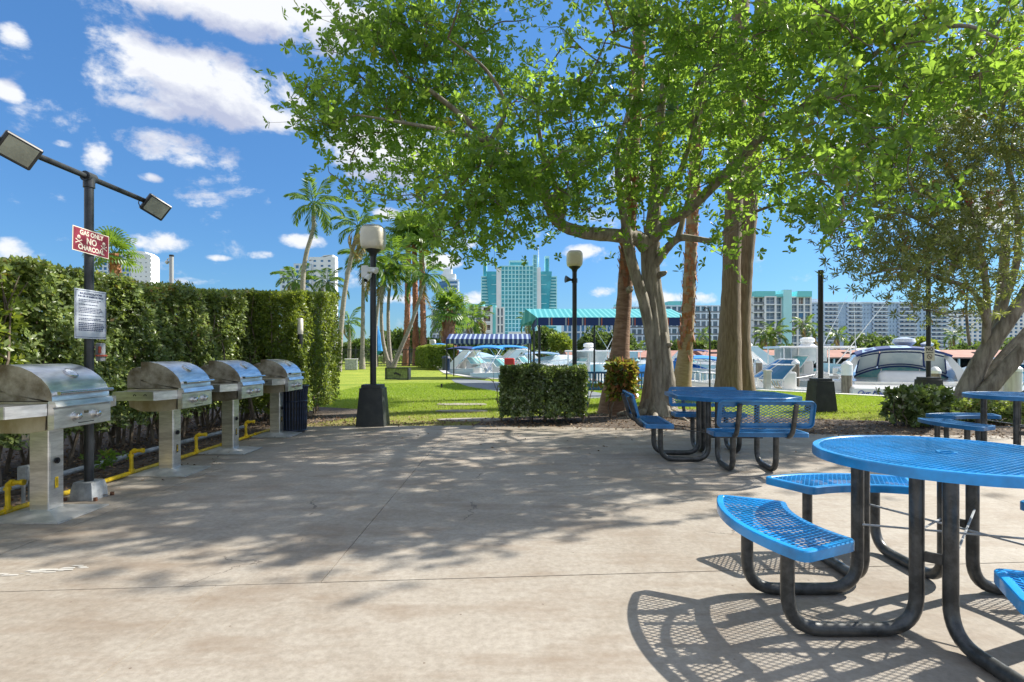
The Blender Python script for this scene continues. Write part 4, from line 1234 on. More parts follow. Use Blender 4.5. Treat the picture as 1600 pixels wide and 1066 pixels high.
tree = empty('shade_tree', tuple(P(1025, 645, 11.6)[:2]) + (0,), label='large spreading shade tree with grey trunk and bright green canopy over the patio', category='tree')
TO = tree.location.copy()
def tb(b, name, m, parent=None, **k):
    b.v = [(x - TO.x, y - TO.y, z - TO.z) for x, y, z in b.v]
    return b.build(name, m, parent or tree, **k)
tr = MB()
base = P(1026, 650, 11.6); base.z = -.05
stations = [(1027, 660, 11.6, .46), (1027, 640, 11.6, .33), (1027, 600, 11.6, .25), (1028, 545, 11.6, .225), (1024, 500, 11.6, .20), (1017, 450, 11.6, .185), (1015, 410, 11.6, .18), (1016, 380, 11.6, .20)]
pp = smooth_path([(*P(a, b_, c), d) for a, b_, c, d in stations], 5)
# fluted trunk: each ring's radius varies with angle and height
n_ = 28; vs = []; fs = []
for i, s in enumerate(pp):
    for k in range(n_):
        a = 2 * pi * k / n_
        hgt = s[2]
        fl_ = 1 + .13 * sin(3 * a + hgt * 1.1) + .09 * sin(5 * a - hgt * 1.7 + 1) + .05 * sin(9 * a + hgt * 2) + (.38 * max(0, .5 - hgt)) * max(0, sin(4 * a + .6)) * 1.6
        vs.append((s[0] + s[3] * fl_ * cos(a), s[1] + s[3] * fl_ * sin(a), s[2]))
for i in range(len(pp) - 1):
    for k in range(n_):
        j = (k + 1) % n_; fs.append((i * n_ + k, i * n_ + j, i * n_ + n_ + j, i * n_ + n_ + k))
fs.append(tuple((len(pp) - 1) * n_ + k for k in range(n_)))
tr.add(vs, fs)
# second stem fused to the left of the trunk
p_, r_ = taper_path([(1022, 560, 11.5), (1012, 500, 11.45), (1003, 462, 11.4), (990, 420, 11.3), (982, 385, 11.2), (978, 355, 11.1)], .12, .10, 5); tr.tube(p_, r_, 16, jit=.12, seed=1)
p_, r_ = taper_path([(1036, 640, 11.45), (1042, 600, 11.45), (1040, 560, 11.5), (1034, 520, 11.5)], .20, .10, 5); tr.tube(p_, r_, 14, jit=.2, seed=2)
# roots
for a, l in ((-2.6, .9), (-2.0, .7), (-1.2, .8), (-.5, 1.0), (.2, .9), (3.0, 1.0), (1.2, .8), (-.85, 1.3)):
    c = Vector((base.x, base.y, 0)); d = Vector((cos(a), sin(a), 0)); w = Vector((-sin(a), cos(a), 0))
    tr.tube(smooth_path([c + d * .20 + Vector((0, 0, .30)), c + d * .34 + Vector((0, 0, .10)), c + d * (.34 + l * .4) + w * .07 + Vector((0, 0, .02)), c + d * (.34 + l) - w * .05 + Vector((0, 0, -.05))], 4), [.11 - .007 * q for q in range(13)], 9, jit=.2, seed=int(a * 10))
for (px, py, dd) in ((985, 452, 11.15), (1033, 428, 11.40), (1041, 540, 11.42)):
    c = P(px, py, dd); tr.tube([c + Vector((0, .1, 0)), c + Vector((-.02 if px < 1020 else .05, -.03, .01)), c + Vector((-.05 if px < 1020 else .09, -.08, .03))], [.075, .05, .022], 9, jit=.4)
tb(tr, 'trunk', M['bark_grey'], smooth=True, sharp=70)
limbs = [([(1010, 385, 11.5), (995, 372, 11.4), (960, 368, 11.1), (905, 362, 10.8), (870, 345, 10.5), (848, 300, 10.2), (812, 262, 9.9), (765, 222, 9.6), (720, 180, 9.3), (670, 140, 9.0)], .17, .035),
         ([(872, 348, 10.5), (880, 320, 10.4), (862, 280, 10.3), (848, 235, 10.2), (840, 180, 10.0), (845, 120, 9.8)], .085, .02),
         ([(852, 310, 10.25), (905, 300, 10.3), (880, 260, 10.6), (868, 200, 10.9)], .06, .02),
         ([(765, 222, 9.6), (700, 205, 9.1), (620, 190, 8.6), (560, 180, 8.2)], .05, .014),
         ([(765, 222, 9.6), (790, 170, 9.2), (760, 110, 8.9), (700, 60, 8.6)], .05, .014),
         ([(1016, 385, 11.6), (1022, 330, 11.6), (1024, 270, 11.6), (1030, 200, 11.4), (1040, 120, 11.0), (1060, 40, 10.6)], .17, .05),
         ([(1018, 378, 11.5), (1040, 352, 11.2), (1080, 325, 10.7), (1140, 265, 10.0), (1190, 215, 9.4), (1250, 170, 8.7), (1320, 120, 7.8), (1400, 60, 6.9)], .12, .03),
         ([(1190, 215, 9.4), (1240, 240, 8.8), (1300, 250, 8.0)], .05, .015),
         ([(1024, 412, 11.5), (1045, 385, 11.3), (1062, 372, 11.1), (1085, 373, 11.0), (1110, 376, 10.9), (1128, 366, 10.8), (1160, 340, 10.4), (1210, 320, 9.8)], .10, .022),
         ([(1060, 372, 11.1), (1068, 340, 11.2), (1080, 290, 11.3), (1100, 220, 11.3)], .07, .02),
         ([(1020, 335, 11.6), (1040, 300, 11.5), (1066, 260, 11.3), (1090, 180, 11.0), (1105, 110, 10.7), (1160, 100, 10.1)], .08, .02),
         ([(1078, 200, 11.1), (1090, 130, 10.6), (1130, 104, 10.0)], .05, .015),
         ([(978, 355, 11.1), (970, 310, 11.0), (965, 240, 11.2), (985, 160, 11.6), (1000, 80, 12)], .09, .02),
         ([(1400, 60, 6.9), (1500, 40, 6.3), (1560, 60, 6.0)], .035, .012),
         ([(1400, 60, 6.9), (1380, -40, 6.6), (1330, -160, 6.2)], .035, .012)]
lb_ = MB(); skel = []
for pix, r0, r1 in limbs:
    p_, r_ = taper_path(pix, r0, r1, 5)
    lb_.tube(p_, r_, 12 if r0 > .1 else 8, jit=.10, seed=len(skel)); skel += [tuple(q) for q in p_]
tb(lb_, 'limbs', M['bark_grey'], smooth=True, sharp=70)

ROWS = [".27886132.48747788763211",
        "3788886523.53768898765433",
        "36899998.5575877899998752",
        "37788888865567777765310..",
        "1466888897776666665521...",
        ".3347887998687686643.....",
        "...367667585542644.2.....",
        "...345521.21.1.21........",
        "......2................."]
def dep(px, py, r):
    if px < 720: y = 8.2 + 2.0 * r
    elif px < 1150: y = 8.4 + 3.9 * r
    elif px < 1260: y = 7.6 + 3.4 * r
    else: y = 5.3 + 3.2 * r
    return y
def shadow_ok(p, m=.30):
    """does a leaf clump here throw its shade where the photograph has shade?"""
    sx, sy = p[0] - 1.145 * p[2], p[1] - .462 * p[2]
    bx = [-9, -3.2, -.85, -.4, .3, .9, 1.8, 2.7, 3.5, 12]; by = [3.6, 3.3, 3.12, 3.6, 3.9, 4.4, 5.1, 5.9, 6.35, 6.7]
    if sy < np.interp(sx, bx, by) + m: return False
    t = (p[0] + 4.8) / 1.145; zh = p[2] - t; yh = p[1] - .462 * t
    if .2 < zh < 2.5 and 3 < yh < 13 and rng.random() < (.72 if yh < 10 else .95): return False
    if sy > (9.7 if sx < 1.2 else 10.6): return rng.random() < .12
    return True
cl_in = sample_grid(ROWS, 450, 0, 50, 560, dep, rng)
for _ in range(12):
    for i in range(len(cl_in)):
        if not shadow_ok(cl_in[i]):
            x, y, z = cl_in[i]; px, py = 800 + F * x / y, HZ - F * (z - CZ) / y
            cl_in[i] = tuple(P(px, py, rng.uniform(5.5 if px > 1200 else 7.5, 12.8)))
# crown above and beside the frame (it shades the patio)
def offcrown(n):
    out = []
    while len(out) < n:
        x, y, z = rng.uniform(-2.5, 10.5), rng.uniform(4.7, 15), rng.uniform(4.2, 9.5)
        c = ((x - 3.4) / 7.0) ** 2 + ((y - 10.2) / 5.9) ** 2 + ((z - 5.4) / 4.0) ** 2
        if c > 1: continue
        px, py = 800 + F * x / y, HZ - F * (z - CZ) / y
        inside = -30 < px < 1640 and py > -25
        if inside: continue
        if c < .25 and rng.random() < .6: continue
        if not shadow_ok((x, y, z), .4): continue
        out.append((x, y, z))
    return np.array(out)
cl_off = offcrown(150)
qx, qy = 800 + F * cl_in[:, 0] / cl_in[:, 1], HZ - F * (cl_in[:, 2] - CZ) / cl_in[:, 1]
cl_in = cl_in[~((np.hypot(qx - 572, qy - 372) < 75) | (np.hypot(qx - 898, qy - 408) < 45))]
cl = np.vstack([cl_in, cl_off])
dens = []
pts = []; tn = []
for i, c in enumerate(cl):
    inn = i < len(cl_in)
    r = rng.uniform(.18, .42) * (c[1] / 9.5 if inn else 1.25); k = int(rng.uniform(11, 23) * min(1.0, (c[1] / 8.8) ** 1.9)) if inn else int(rng.uniform(12, 24))
    q = rng.normal(size=(k, 3)) * [r, r, r * .62]
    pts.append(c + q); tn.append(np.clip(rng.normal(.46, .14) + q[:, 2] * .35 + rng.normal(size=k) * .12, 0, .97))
pts = np.concatenate(pts); tn = np.concatenate(tn)
# fringe: keep the lower edge ragged
tw = MB(); grow(skel, list(cl), tw, .05, .006, 4)
rr_ = rng.choice(len(pts), 2600, replace=False)
ci = np.repeat(np.arange(len(cl)), [1] * len(cl))
for j in rr_:
    p = pts[j]; d = np.linalg.norm(cl - p, axis=1); c = cl[int(np.argmin(d))]
    tw.tube([c, (c + p) / 2 + rng.normal(size=3) * .02, p], [.005, .004, .002], 3, caps=False)
tb(tw, 'twigs', M['bark_twig'])['kind'] = 'stuff'
rare = rng.random(len(pts)) < .010; tn[rare] = 1.0
pts = pts - np.array(TO)
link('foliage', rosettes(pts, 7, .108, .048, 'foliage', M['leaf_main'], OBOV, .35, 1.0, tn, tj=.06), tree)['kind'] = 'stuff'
print('canopy leaves', len(pts) * 7)

# ------------------------------------------------------------------ leaning many-stemmed tree on the right
rt = empty('leaning_tree', tuple(P(1508, 650, 11.2)[:2]) + (0,), label='leaning many stemmed tree with narrow leaves and a few pink flowers', category='tree')
TO = rt.location.copy()
def tb2(b, name, m, **k):
    b.v = [(x - TO.x, y - TO.y, z - TO.z) for x, y, z in b.v]; return b.build(name, m, rt, **k)
st = [([(1492, 652, 11.1), (1510, 610, 11.1), (1535, 560, 11.0), (1565, 515, 10.8), (1600, 465, 10.6), (1640, 400, 10.3)], .20, .10),
      ([(1515, 655, 11.3), (1540, 605, 11.3), (1570, 565, 11.3), (1610, 520, 11.3), (1660, 470, 11.3)], .22, .12),
      ([(1502, 640, 11.4), (1530, 570, 11.5), (1560, 500, 11.6), (1568, 430, 11.6), (1572, 350, 11.5)], .17, .07),
      ([(1510, 645, 11.0), (1560, 590, 10.8), (1600, 545, 10.6)], .17, .12),
      ([(1540, 552, 11.0), (1542, 500, 10.8), (1540, 440, 10.6), (1530, 380, 10.4), (1515, 320, 10.2)], .085, .03),
      ([(1556, 525, 11.0), (1570, 470, 11.0), (1590, 400, 10.9), (1585, 300, 10.7), (1560, 210, 10.5)], .09, .03),
      ([(1540, 500, 10.8), (1520, 455, 10.5), (1480, 438, 10.2), (1440, 425, 9.9), (1400, 420, 9.6), (1350, 430, 9.3)], .055, .015),
      ([(1530, 420, 10.5), (1500, 380, 10.3), (1450, 350, 10.0), (1400, 330, 9.8), (1350, 320, 9.6)], .05, .015),
      ([(1515, 540, 11.0), (1510, 490, 10.9), (1512, 440, 10.8)], .03, .014),
      ([(1515, 655, 11.3), (1560, 640, 10.6), (1610, 615, 10.2)], .13, .10),
      ([(1515, 320, 10.2), (1480, 260, 10.0), (1460, 200, 9.8), (1470, 140, 9.6)], .04, .012),
      ([(1560, 210, 10.5), (1570, 130, 10.3), (1540, 60, 10)], .04, .012)]
b = MB(); skel = []
for i, (pix, r0, r1) in enumerate(st):
    p_, r_ = taper_path(pix, r0, r1, 5)
    if i < 4 or i == 9: p_[0].z = -.05
    b.tube(p_, r_, 12, jit=.12, seed=i + 50); skel += [tuple(q) for q in p_]
tb2(b, 'trunk', M['bark_grey'], smooth=True, sharp=70)
ROW2 = ["...........22..", ".........33443.", "........334554.", ".......345655..", "......34566555.", "......45666655.", ".....355777654.", "....3456776543.", "...13567776444.", "...2357777644..", "...2457877533..", "....367787533..", ".....46677422..", ".......456....."]
ROW2 = [r.ljust(15, '.') for r in ROW2]
d2 = lambda px, py, r: 8.9 + 2.6 * r - (.6 if px < 1380 else 0)
cl2 = sample_grid(ROW2, 1180 - 40, -10, 36, 430, d2, rng)
cl2[:, 0] += .35
off2 = np.array([(rng.uniform(9.6, 14), rng.uniform(8, 13.5), rng.uniform(2.6, 7.0)) for _ in range(120)])
cl2 = np.vstack([cl2, off2])
tw = MB(); grow(skel, list(cl2), tw, .035, .005, 8)
tb2(tw, 'twigs', M['bark_twig'])['kind'] = 'stuff'
pts = np.concatenate([c + rng.normal(size=(int(rng.uniform(8, 14)), 3)) * [.26, .26, .18] for c in cl2])
tone = np.clip(rng.normal(.5, .2, len(pts)), 0, 1)
link('foliage', rosettes(pts - np.array(TO), 8, .115, .026, 'foliage', M['leaf_olea'], KITE, .2, 1.0, tone, tj=.15), rt)['kind'] = 'stuff'
fl_px = [(1476, 152, 9.6), (1484, 158, 9.6), (1470, 156, 9.7), (1396, 246, 9.4), (1390, 262, 9.5), (1417, 178, 9.6), (1485, 255, 9.8), (1550, 300, 9.9), (1512, 315, 9.9), (1328, 287, 9.3), (1590, 82, 9.5), (1570, 134, 9.6), (1455, 180, 9.5)]
b = MB(); rr = random.Random(9)
for px, py, d in fl_px:
    c = P(px, py, d)
    for k in range(6):
        o = Vector((rr.gauss(0, .035), rr.gauss(0, .035), rr.gauss(0, .03)))
        for a in range(5):
            t = 2 * pi * a / 5 + rr.random(); v1 = Vector((cos(t), .3 * sin(3 * t), sin(t))) * .028; v2 = Vector((cos(t + .6), -.2, sin(t + .6))) * .028
            b.add([c + o, c + o + v1, c + o + (v1 + v2) * .75, c + o + v2], [(0, 1, 2, 3)])
tb2(b, 'blossom', M['petal'])

# ------------------------------------------------------------------ palms
def frond_mesh(name, m, L=1.0, n=26, droop=.9, lw=.036, ll=.34, seed=0, brown=0):
    rr = np.random.default_rng(seed)
    t = np.linspace(0, 1, 14)
    x = L * (t - .22 * t ** 3 * droop); z = L * (.34 * t - .85 * droop * t ** 2.4 * .75)
    B, A, LL = [], [], []
    for k in range(n):
        u = .16 + .84 * (k + .5) / n
        px = np.interp(u, t, x); pz = np.interp(u, t, z)
        dx = np.interp(min(1, u + .03), t, x) - np.interp(u - .03, t, x); dz = np.interp(min(1, u + .03), t, z) - np.interp(u - .03, t, z)
        tl_ = math.hypot(dx, dz); dx /= tl_; dz /= tl_
        l = ll * L * (sin(pi * min(1, .12 + u * .86)) ** .6) * (.85 + .3 * rr.random())
        for s in (-1, 1):
            B.append((px, 0, pz)); A.append((dx * .75 + rr.normal() * .06, s * .75, dz * .6 - .55 + rr.normal() * .12)); LL.append(l)
    B, A, LL = np.array(B), np.array(A), np.array(LL)
    tone = np.clip(rr.normal(.5, .16, len(B)) + brown, 0, 1)
    nr = np.tile([0, 0, 1.0], (len(B), 1)) + rr.normal(size=(len(B), 3)) * .3
    me = leaf_mesh(name, B, A, LL, lw * L, KITE, m, tone, nr)
    # rachis
    bm = MB(); bm.tube([(a, 0, c) for a, c in zip(x, z)], [L * .012 * (1 - .85 * q) for q in t], 4)
    import bmesh
    q = bmesh.new(); q.from_mesh(me); tmp = bm.mesh('rachis', m); q.from_mesh(tmp); q.to_mesh(me); q.free(); bpy.data.meshes.remove(tmp)
    return me
def fan_mesh(name, m, L=1.0, seed=0):
    rr = np.random.default_rng(seed)
    n = 22; B, A, LL = [], [], []
    c = np.array([.5 * L, 0, .12 * L])
    for k in range(n):
        a = radians(-125 + 250 * k / (n - 1))
        B.append(c); A.append((cos(a), sin(a), .1 - .25 * abs(sin(a)) + rr.normal() * .05)); LL.append(L * .52 * (.8 + .3 * rr.random()))
        B.append(c + np.array([cos(a), sin(a), 0]) * L * .42); A.append((cos(a), sin(a), -.9)); LL.append(L * .22)
    me = leaf_mesh(name, np.array(B), np.array(A), np.array(LL), .075 * L, KITE, m, np.clip(rr.normal(.5, .15, len(B)), 0, 1), np.tile([0, 0, 1.0], (len(B), 1)))
    bm = MB(); bm.tube([(0, 0, 0), (.25 * L, 0, .10 * L), (.5 * L, 0, .12 * L)], L * .01, 4)
    import bmesh
    q = bmesh.new(); q.from_mesh(me); tmp = bm.mesh('petiole', m); q.from_mesh(tmp); q.to_mesh(me); q.free(); bpy.data.meshes.remove(tmp)
    return me
FR = [frond_mesh('frond', M['leaf_palm'], 1, 26, d, seed=i) for i, d in enumerate((.6, .9, 1.15, 1.4))]
FRD = [frond_mesh('frond', M['leaf_palm_dry'], 1, 22, d, seed=9 + i) for i, d in enumerate((1.5, 1.8))]
FAN = [fan_mesh('frond', M['leaf_palm'], 1, i) for i in range(3)]

def palm(label, path, r0, r1, L, nf=15, kind='feather', bark='coco', dry=0, shaft=.9, seed=0, lo=-50, hi=78, group=None, name='palm_tree', flare=1.5, scales=0):
    """path: trunk stations in the world, last one = crown"""
    path = [Vector(p) for p in path]
    g = empty(name, tuple(path[0]), label=label, category='palm tree', group=group)
    o = path[0]; rr = random.Random(seed)
    pp = [Vector(p) - o for p in smooth_path([tuple(p) for p in path], 7)]
    H = pp[-1].z
    rs = []
    for i, p in enumerate(pp):
        t = i / (len(pp) - 1); rs.append(r0 + (r1 - r0) * t + r0 * (flare - 1) * max(0, 1 - t * (3.6 if name == 'fan_palm' else 7)) ** 1.6 + r1 * .05 * (i % 2))
    b = MB(); b.tube(pp, rs, 14, jit=.06, seed=seed); b.build('trunk', M[bark], g, smooth=True, sharp=60)
    if scales:
        b = MB()
        z0 = scales if scales > 0 else 0
        lenp = len(pp)
        for k in range(int((H - z0) * (26 if H < 9 else 46))):
            z = z0 + (H - z0) * rr.random()
            i = min(lenp - 2, next((i for i in range(lenp - 1) if pp[i + 1].z >= z), lenp - 2))
            q = (z - pp[i].z) / max(1e-6, (pp[i + 1].z - pp[i].z)); c = pp[i].lerp(pp[i + 1], q); r = rs[i]
            a = rr.uniform(0, 2 * pi); d = Vector((cos(a), sin(a), 0)); w = Vector((-sin(a), cos(a), 0))
            s = r * rr.uniform(.5, .8); up = Vector((0, 0, r * rr.uniform(.6, 1.5))) * (1 if rr.random() > .3 else -1)
            b.add([c + d * r * .9 - w * s * .5, c + d * r * .9 + w * s * .5, c + d * (r * 1.25) + w * s * .25 + up, c + d * (r * 1.3) - w * s * .2 + up], [(0, 1, 2, 3)])
        b.build('leaf_bases', M['palm_red'], g)['kind'] = 'stuff'
    top = pp[-1].copy(); dirn = (pp[-1] - pp[-2]).normalized()
    if kind == 'feather' and shaft:
        b = MB(); b.tube([top, top + dirn * shaft * .6, top + dirn * shaft], [r1 * 1.25, r1 * 1.1, r1 * .6], 10); b.build('crownshaft', M['shaft'], g, smooth=True); top = top + dirn * shaft * .9
    for k in range(nf):
        ph = k * 2.39996 + rr.uniform(-.2, .2); t = (k + .5) / nf
        pitch = radians(hi + (lo - hi) * t + rr.uniform(-8, 8))
        if kind == 'feather':
            dd = k >= nf - dry
            me = rr.choice(FRD) if dd else FR[min(3, int(t * 3.2 + rr.random() * .8))]
            if dd: pitch = radians(-62)
        else: me = rr.choice(FAN)
        s = L * rr.uniform(.85, 1.1)
        link('frond', me, g, loc=top, rot=(rr.uniform(-.3, .3), -pitch * (.8 if kind == 'feather' else 1), ph), scale=(s, s, s))
    return g
def trunkpath(pix, Y, ground=True):
    q = [P(px, py, Y) for px, py in pix]
    if ground: q[0].z = 0
    return q
# foreground palms beside the shade tree
def tall(pixs):
    return [P(*p) for p in pixs]
w = tall([(962, 655, 12.0), (968, 560, 12.0), (976, 460, 12.0), (984, 330, 12.0), (992, 180, 12.0), (1001, 20, 12.0), (1010, -150, 12.0)]); w[0].z = -.03
palm('brown ringed palm trunk rising just left of the shade tree', w, .175, .12, 2.2, 20, 'fan', 'palm_bark', seed=3, flare=2.3, hi=70, lo=-40, scales=2.9, name='fan_palm')
w = tall([(1063, 613, 18.4), (1072, 540, 18.4), (1076, 470, 18.4), (1080, 380, 18.4), (1086, 250, 18.4), (1092, 130, 18.4)]); w[0].z = -.03
palm('shaggy palm trunk with peeling red brown leaf bases right of the shade tree', w, .215, .17, 2.2, 20, 'fan', 'palm_gold', seed=5, flare=1.6, scales=1.35, name='fan_palm')
w = tall([(1137, 628, 15.2), (1141, 500, 15.2), (1144, 380, 15.2), (1151, 200, 15.2), (1158, 0, 15.2), (1166, -220, 15.2), (1172, -520, 15.2)]); w[0].z = -.03
palm('thick grey fibrous palm trunk, wider of the close pair', w, .25, .19, 2.4, 20, 'fan', 'palm_bark2', seed=6, flare=1.5, name='fan_palm')
w = tall([(1164, 624, 15.9), (1158, 540, 15.9), (1162, 440, 15.9), (1170, 340, 15.9), (1180, 200, 15.9), (1190, 40, 15.9), (1200, -200, 15.9), (1206, -480, 15.9)]); w[0].z = -.03
palm('slimmer tan palm trunk of the close pair', w, .225, .20, 2.2, 18, 'fan', 'palm_bark2', seed=7, flare=1.4, name='fan_palm')
# lawn palms on the left
LP = [('coconut palm with dark curved trunk rising above the tall hedge', [(470, 575), (473, 447), (478, 400), (489, 360), (490, 338)], 42, .25, .16, 2.7, 15, 0),
      ('palm with hanging brown fronds just left of the lamp globe', [(528, 578), (537, 470), (549, 400), (556, 372)], 42, .25, .17, 2.6, 14, 4),
      ('slim palm with its trunk just left of the near lamp post', [(566, 577), (567, 500), (568, 440), (571, 420)], 48, .24, .16, 2.9, 15, 1),
      ('palm with upright trunk, left of the clump right of the lamp post', [(609, 574), (598, 530), (596, 475), (600, 445)], 50, .24, .15, 2.9, 15, 1),
      ('palm with straight trunk in the middle of the clump right of the lamp post', [(611, 574), (607, 520), (607, 470), (612, 428)], 51, .24, .15, 3.0, 16, 0),
      ('palm leaning far to the right from the lawn clump', [(613, 573), (628, 540), (643, 505), (655, 468), (661, 446)], 50, .26, .15, 3.0, 15, 1),
      ('palm with yellowing fronds behind the lawn clump', [(585, 574), (588, 500), (600, 430), (612, 410)], 56, .24, .16, 3.2, 16, 2)]
for i, (lb, pix, Y, r0, r1, L, nf, dry) in enumerate(LP):
    palm(lb, trunkpath(pix, Y), r0 * .78, r1 * .78, L, nf, dry=dry, seed=20 + i, group='feather palms on the left lawn')
for i, (lb, pix, Y) in enumerate([('tall fan palm with red brown trunk, left of the three behind the lawn', [(634, 572), (636, 500), (638, 415), (638, 368)], 62),
                                  ('tall fan palm with red brown trunk, middle of the three behind the lawn', [(650, 572), (649, 500), (648, 415), (646, 362)], 64),
                                  ('tall fan palm with red brown trunk, right of the three behind the lawn', [(662, 572), (661, 500), (659, 415), (660, 366)], 63)]):
    palm(lb, trunkpath(pix, Y), .30, .25, 2.8, 22, 'fan', 'palm_red', seed=40 + i, group='tall fan palms behind the lawn', name='fan_palm', scales=2)
palm('squat fan palm with shaggy trunk beside the far hedge', trunkpath([(700, 570), (701, 540), (702, 505), (704, 488)], 66), .75, .6, 3.0, 20, 'fan', 'palm_red', seed=44, name='fan_palm', scales=.5)
palm('small fan palm behind the red warning sign', trunkpath([(178, 600), (179, 480), (180, 415), (176, 398)], 24), .24, .17, 1.25, 13, 'fan', 'palm_red', seed=45, name='fan_palm', scales=1)
FP = [('small palm seen through the fence left of the near lamp post', (545, 562), (545, 512), 70, 2.8), ('small palm top showing over the hedge below the curved coconut palm', (462, 560), (462, 448), 46, 2.2),
      ('palm top showing over the right end of the tall hedge', (512, 560), (512, 452), 46, 2.2), ('dark palm in front of the left condominium', (700, 560), (697, 512), 80, 4.0),
      ('palm behind the left awning', (735, 560), (737, 505), 86, 3.6), ('dry brown palm behind the left awning', (752, 560), (752, 502), 90, 3.2),
      ('tiny palm below the teal hotel', (826, 558), (826, 508), 95, 2.6), ('left palm of the pair beyond the sheds', (1197, 560), (1196, 529), 92, 3.2),
      ('right palm of the pair beyond the sheds', (1209, 560), (1211, 527), 93, 3.3), ('slim palm in front of the turquoise condominium', (1257, 560), (1257, 513), 95, 2.9),
      ('palm beyond the sheds right of the bare lamp pole', (1310, 560), (1309, 530), 92, 2.8), ('palm in trees right of the striped awning', (1098, 560), (1099, 528), 110, 2.4),
      ('palm left of the bare lamp pole', (1272, 560), (1273, 526), 96, 2.2), ('palm far right behind the sheds', (1490, 560), (1490, 530), 110, 3)]
for i, (lb, a, c, Y, L) in enumerate(FP):
    palm(lb, trunkpath([a, ((a[0] + c[0]) / 2 + 1, (a[1] + c[1]) / 2), c], Y), .24, .17, L, 13, dry=8 if 'dry' in lb else 1, seed=60 + i, shaft=.5, group='small palms in the distance')
# ------------------------------------------------------------------ trees on the far shore
def far_tree(label, px, py, Y, rx, rz, n=900, m='leaf_far', L=.55, seed=0, zb=-.5):
    c = P(px, py, Y); r = rx * Y / F; h = rz * Y / F
    g = empty('shore_tree', (c.x, Y, zb), label=label, category='tree', group='rounded trees on the far shore')
    rr = np.random.default_rng(seed); r_ = random.Random(seed)
    top = c.z - zb
    b = MB(); b.tube([(0, 0, 0), (.1, 0, top * .5), (0, 0, top)], [r * .09 + .08, r * .07 + .05, .04], 7)
    for k in range(6):
        a = k * 1.05 + r_.random(); b.tube([(0, 0, top * (.3 + .06 * k)), (cos(a) * r * .4, sin(a) * r * .4, top * .8), (cos(a) * r * .7, sin(a) * r * .7, top + h * .2)], [r * .05 + .03, .05, .02], 5)
    b.build('trunk', M['bark_grey'], g)
    nb = 22; cen = rr.normal(size=(nb, 3)); cen /= np.linalg.norm(cen, axis=1, keepdims=True); cen *= rr.uniform(.35, .85, (nb, 1)); cen[:, 2] = np.abs(cen[:, 2]) * 1.0 - .25
    cen *= [r, r, h]
    k = rr.integers(0, nb, n); q = rr.normal(size=(n, 3)); q /= np.linalg.norm(q, axis=1, keepdims=True)
    p = cen[k] + q * (rr.uniform(.65, 1.0, (n, 1)) ** .5) * [r * .34, r * .34, h * .36]; p[:, 2] += top
    p = p[p[:, 2] > .5]
    tone = np.clip(rr.random(nb)[k[:len(p)]] * .6 + .2 + rr.normal(size=len(p)) * .15, 0, 1)
    link('crown', rosettes(p, 4, L, L * .6, 'crown', M[m], KITE, .4, 1, tone), g)['kind'] = 'stuff'
FT = [('olive tree mass left of the striped awnings behind the boats', 788, 545, 100, 30, 26), ('rounded green tree under the right end of the navy awning', 770, 560, 92, 26, 24),
      ('broad green tree between the two awnings', 850, 532, 100, 26, 24), ('yellow green tree left of the middle lamp post', 876, 536, 96, 20, 24),
      ('dark green tree right of the middle lamp post', 928, 534, 104, 32, 28), ('green tree behind the brown palm trunk', 972, 536, 104, 26, 24),
      ('light green tree just right of the shade tree trunk', 1045, 545, 100, 22, 16), ('green tree behind the shaggy palm', 1085, 543, 104, 20, 20),
      ('pale tree left of the grey palm pair', 1112, 546, 106, 20, 14), ('large dome shaped banyan beyond the sheds', 1362, 540, 112, 36, 28),
      ('low bush tree right of the dome shaped banyan', 1390, 548, 104, 16, 11), ('bright yellow green tree behind the cruiser', 1440, 545, 92, 22, 22),
      ('tree filling the gap behind the leaning tree', 1520, 548, 110, 26, 16), ('tree at the far right edge behind the leaning tree', 1580, 545, 110, 30, 20),
      ('dark tree behind the fence by the lawn palms', 640, 535, 80, 30, 30), ('dark tree at the left end of the fence', 556, 548, 76, 26, 26),
      ('bushy tree behind the yard hedge', 735, 545, 84, 26, 22), ('tree between the sheds and the turquoise condominium', 1180, 550, 104, 14, 12),
      ('green tree behind the lamp post and fence', 600, 540, 84, 26, 26), ('tree beyond the lawn left of the yard hedge', 680, 545, 82, 22, 22)]
for i, (lb, px, py, Y, rx, rz) in enumerate(FT):
    far_tree(lb, px, py, Y, rx, rz, 1100 if rx > 24 else 700, 'leaf_far_y' if 'yellow' in lb else 'leaf_far', .5, 300 + i, zb=-.5 if px > 700 else 0)
# long low growth along the far shore, reads as one mass
n = 5200; x = rng.uniform(-60, 150, n); y = rng.uniform(97, 112, n); z = -.4 + np.abs(rng.normal(size=n)) * 1.2 * (1 + .5 * np.sin(x * .31))
o = link('shrubbery', rosettes(np.stack([x, y, z], 1), 4, .7, .45, 'shrubbery', M['leaf_far'], KITE, .4, 1), None)
tag(o, 'continuous green shrubbery along the far shore below the buildings', 'shrubbery', kind='stuff')

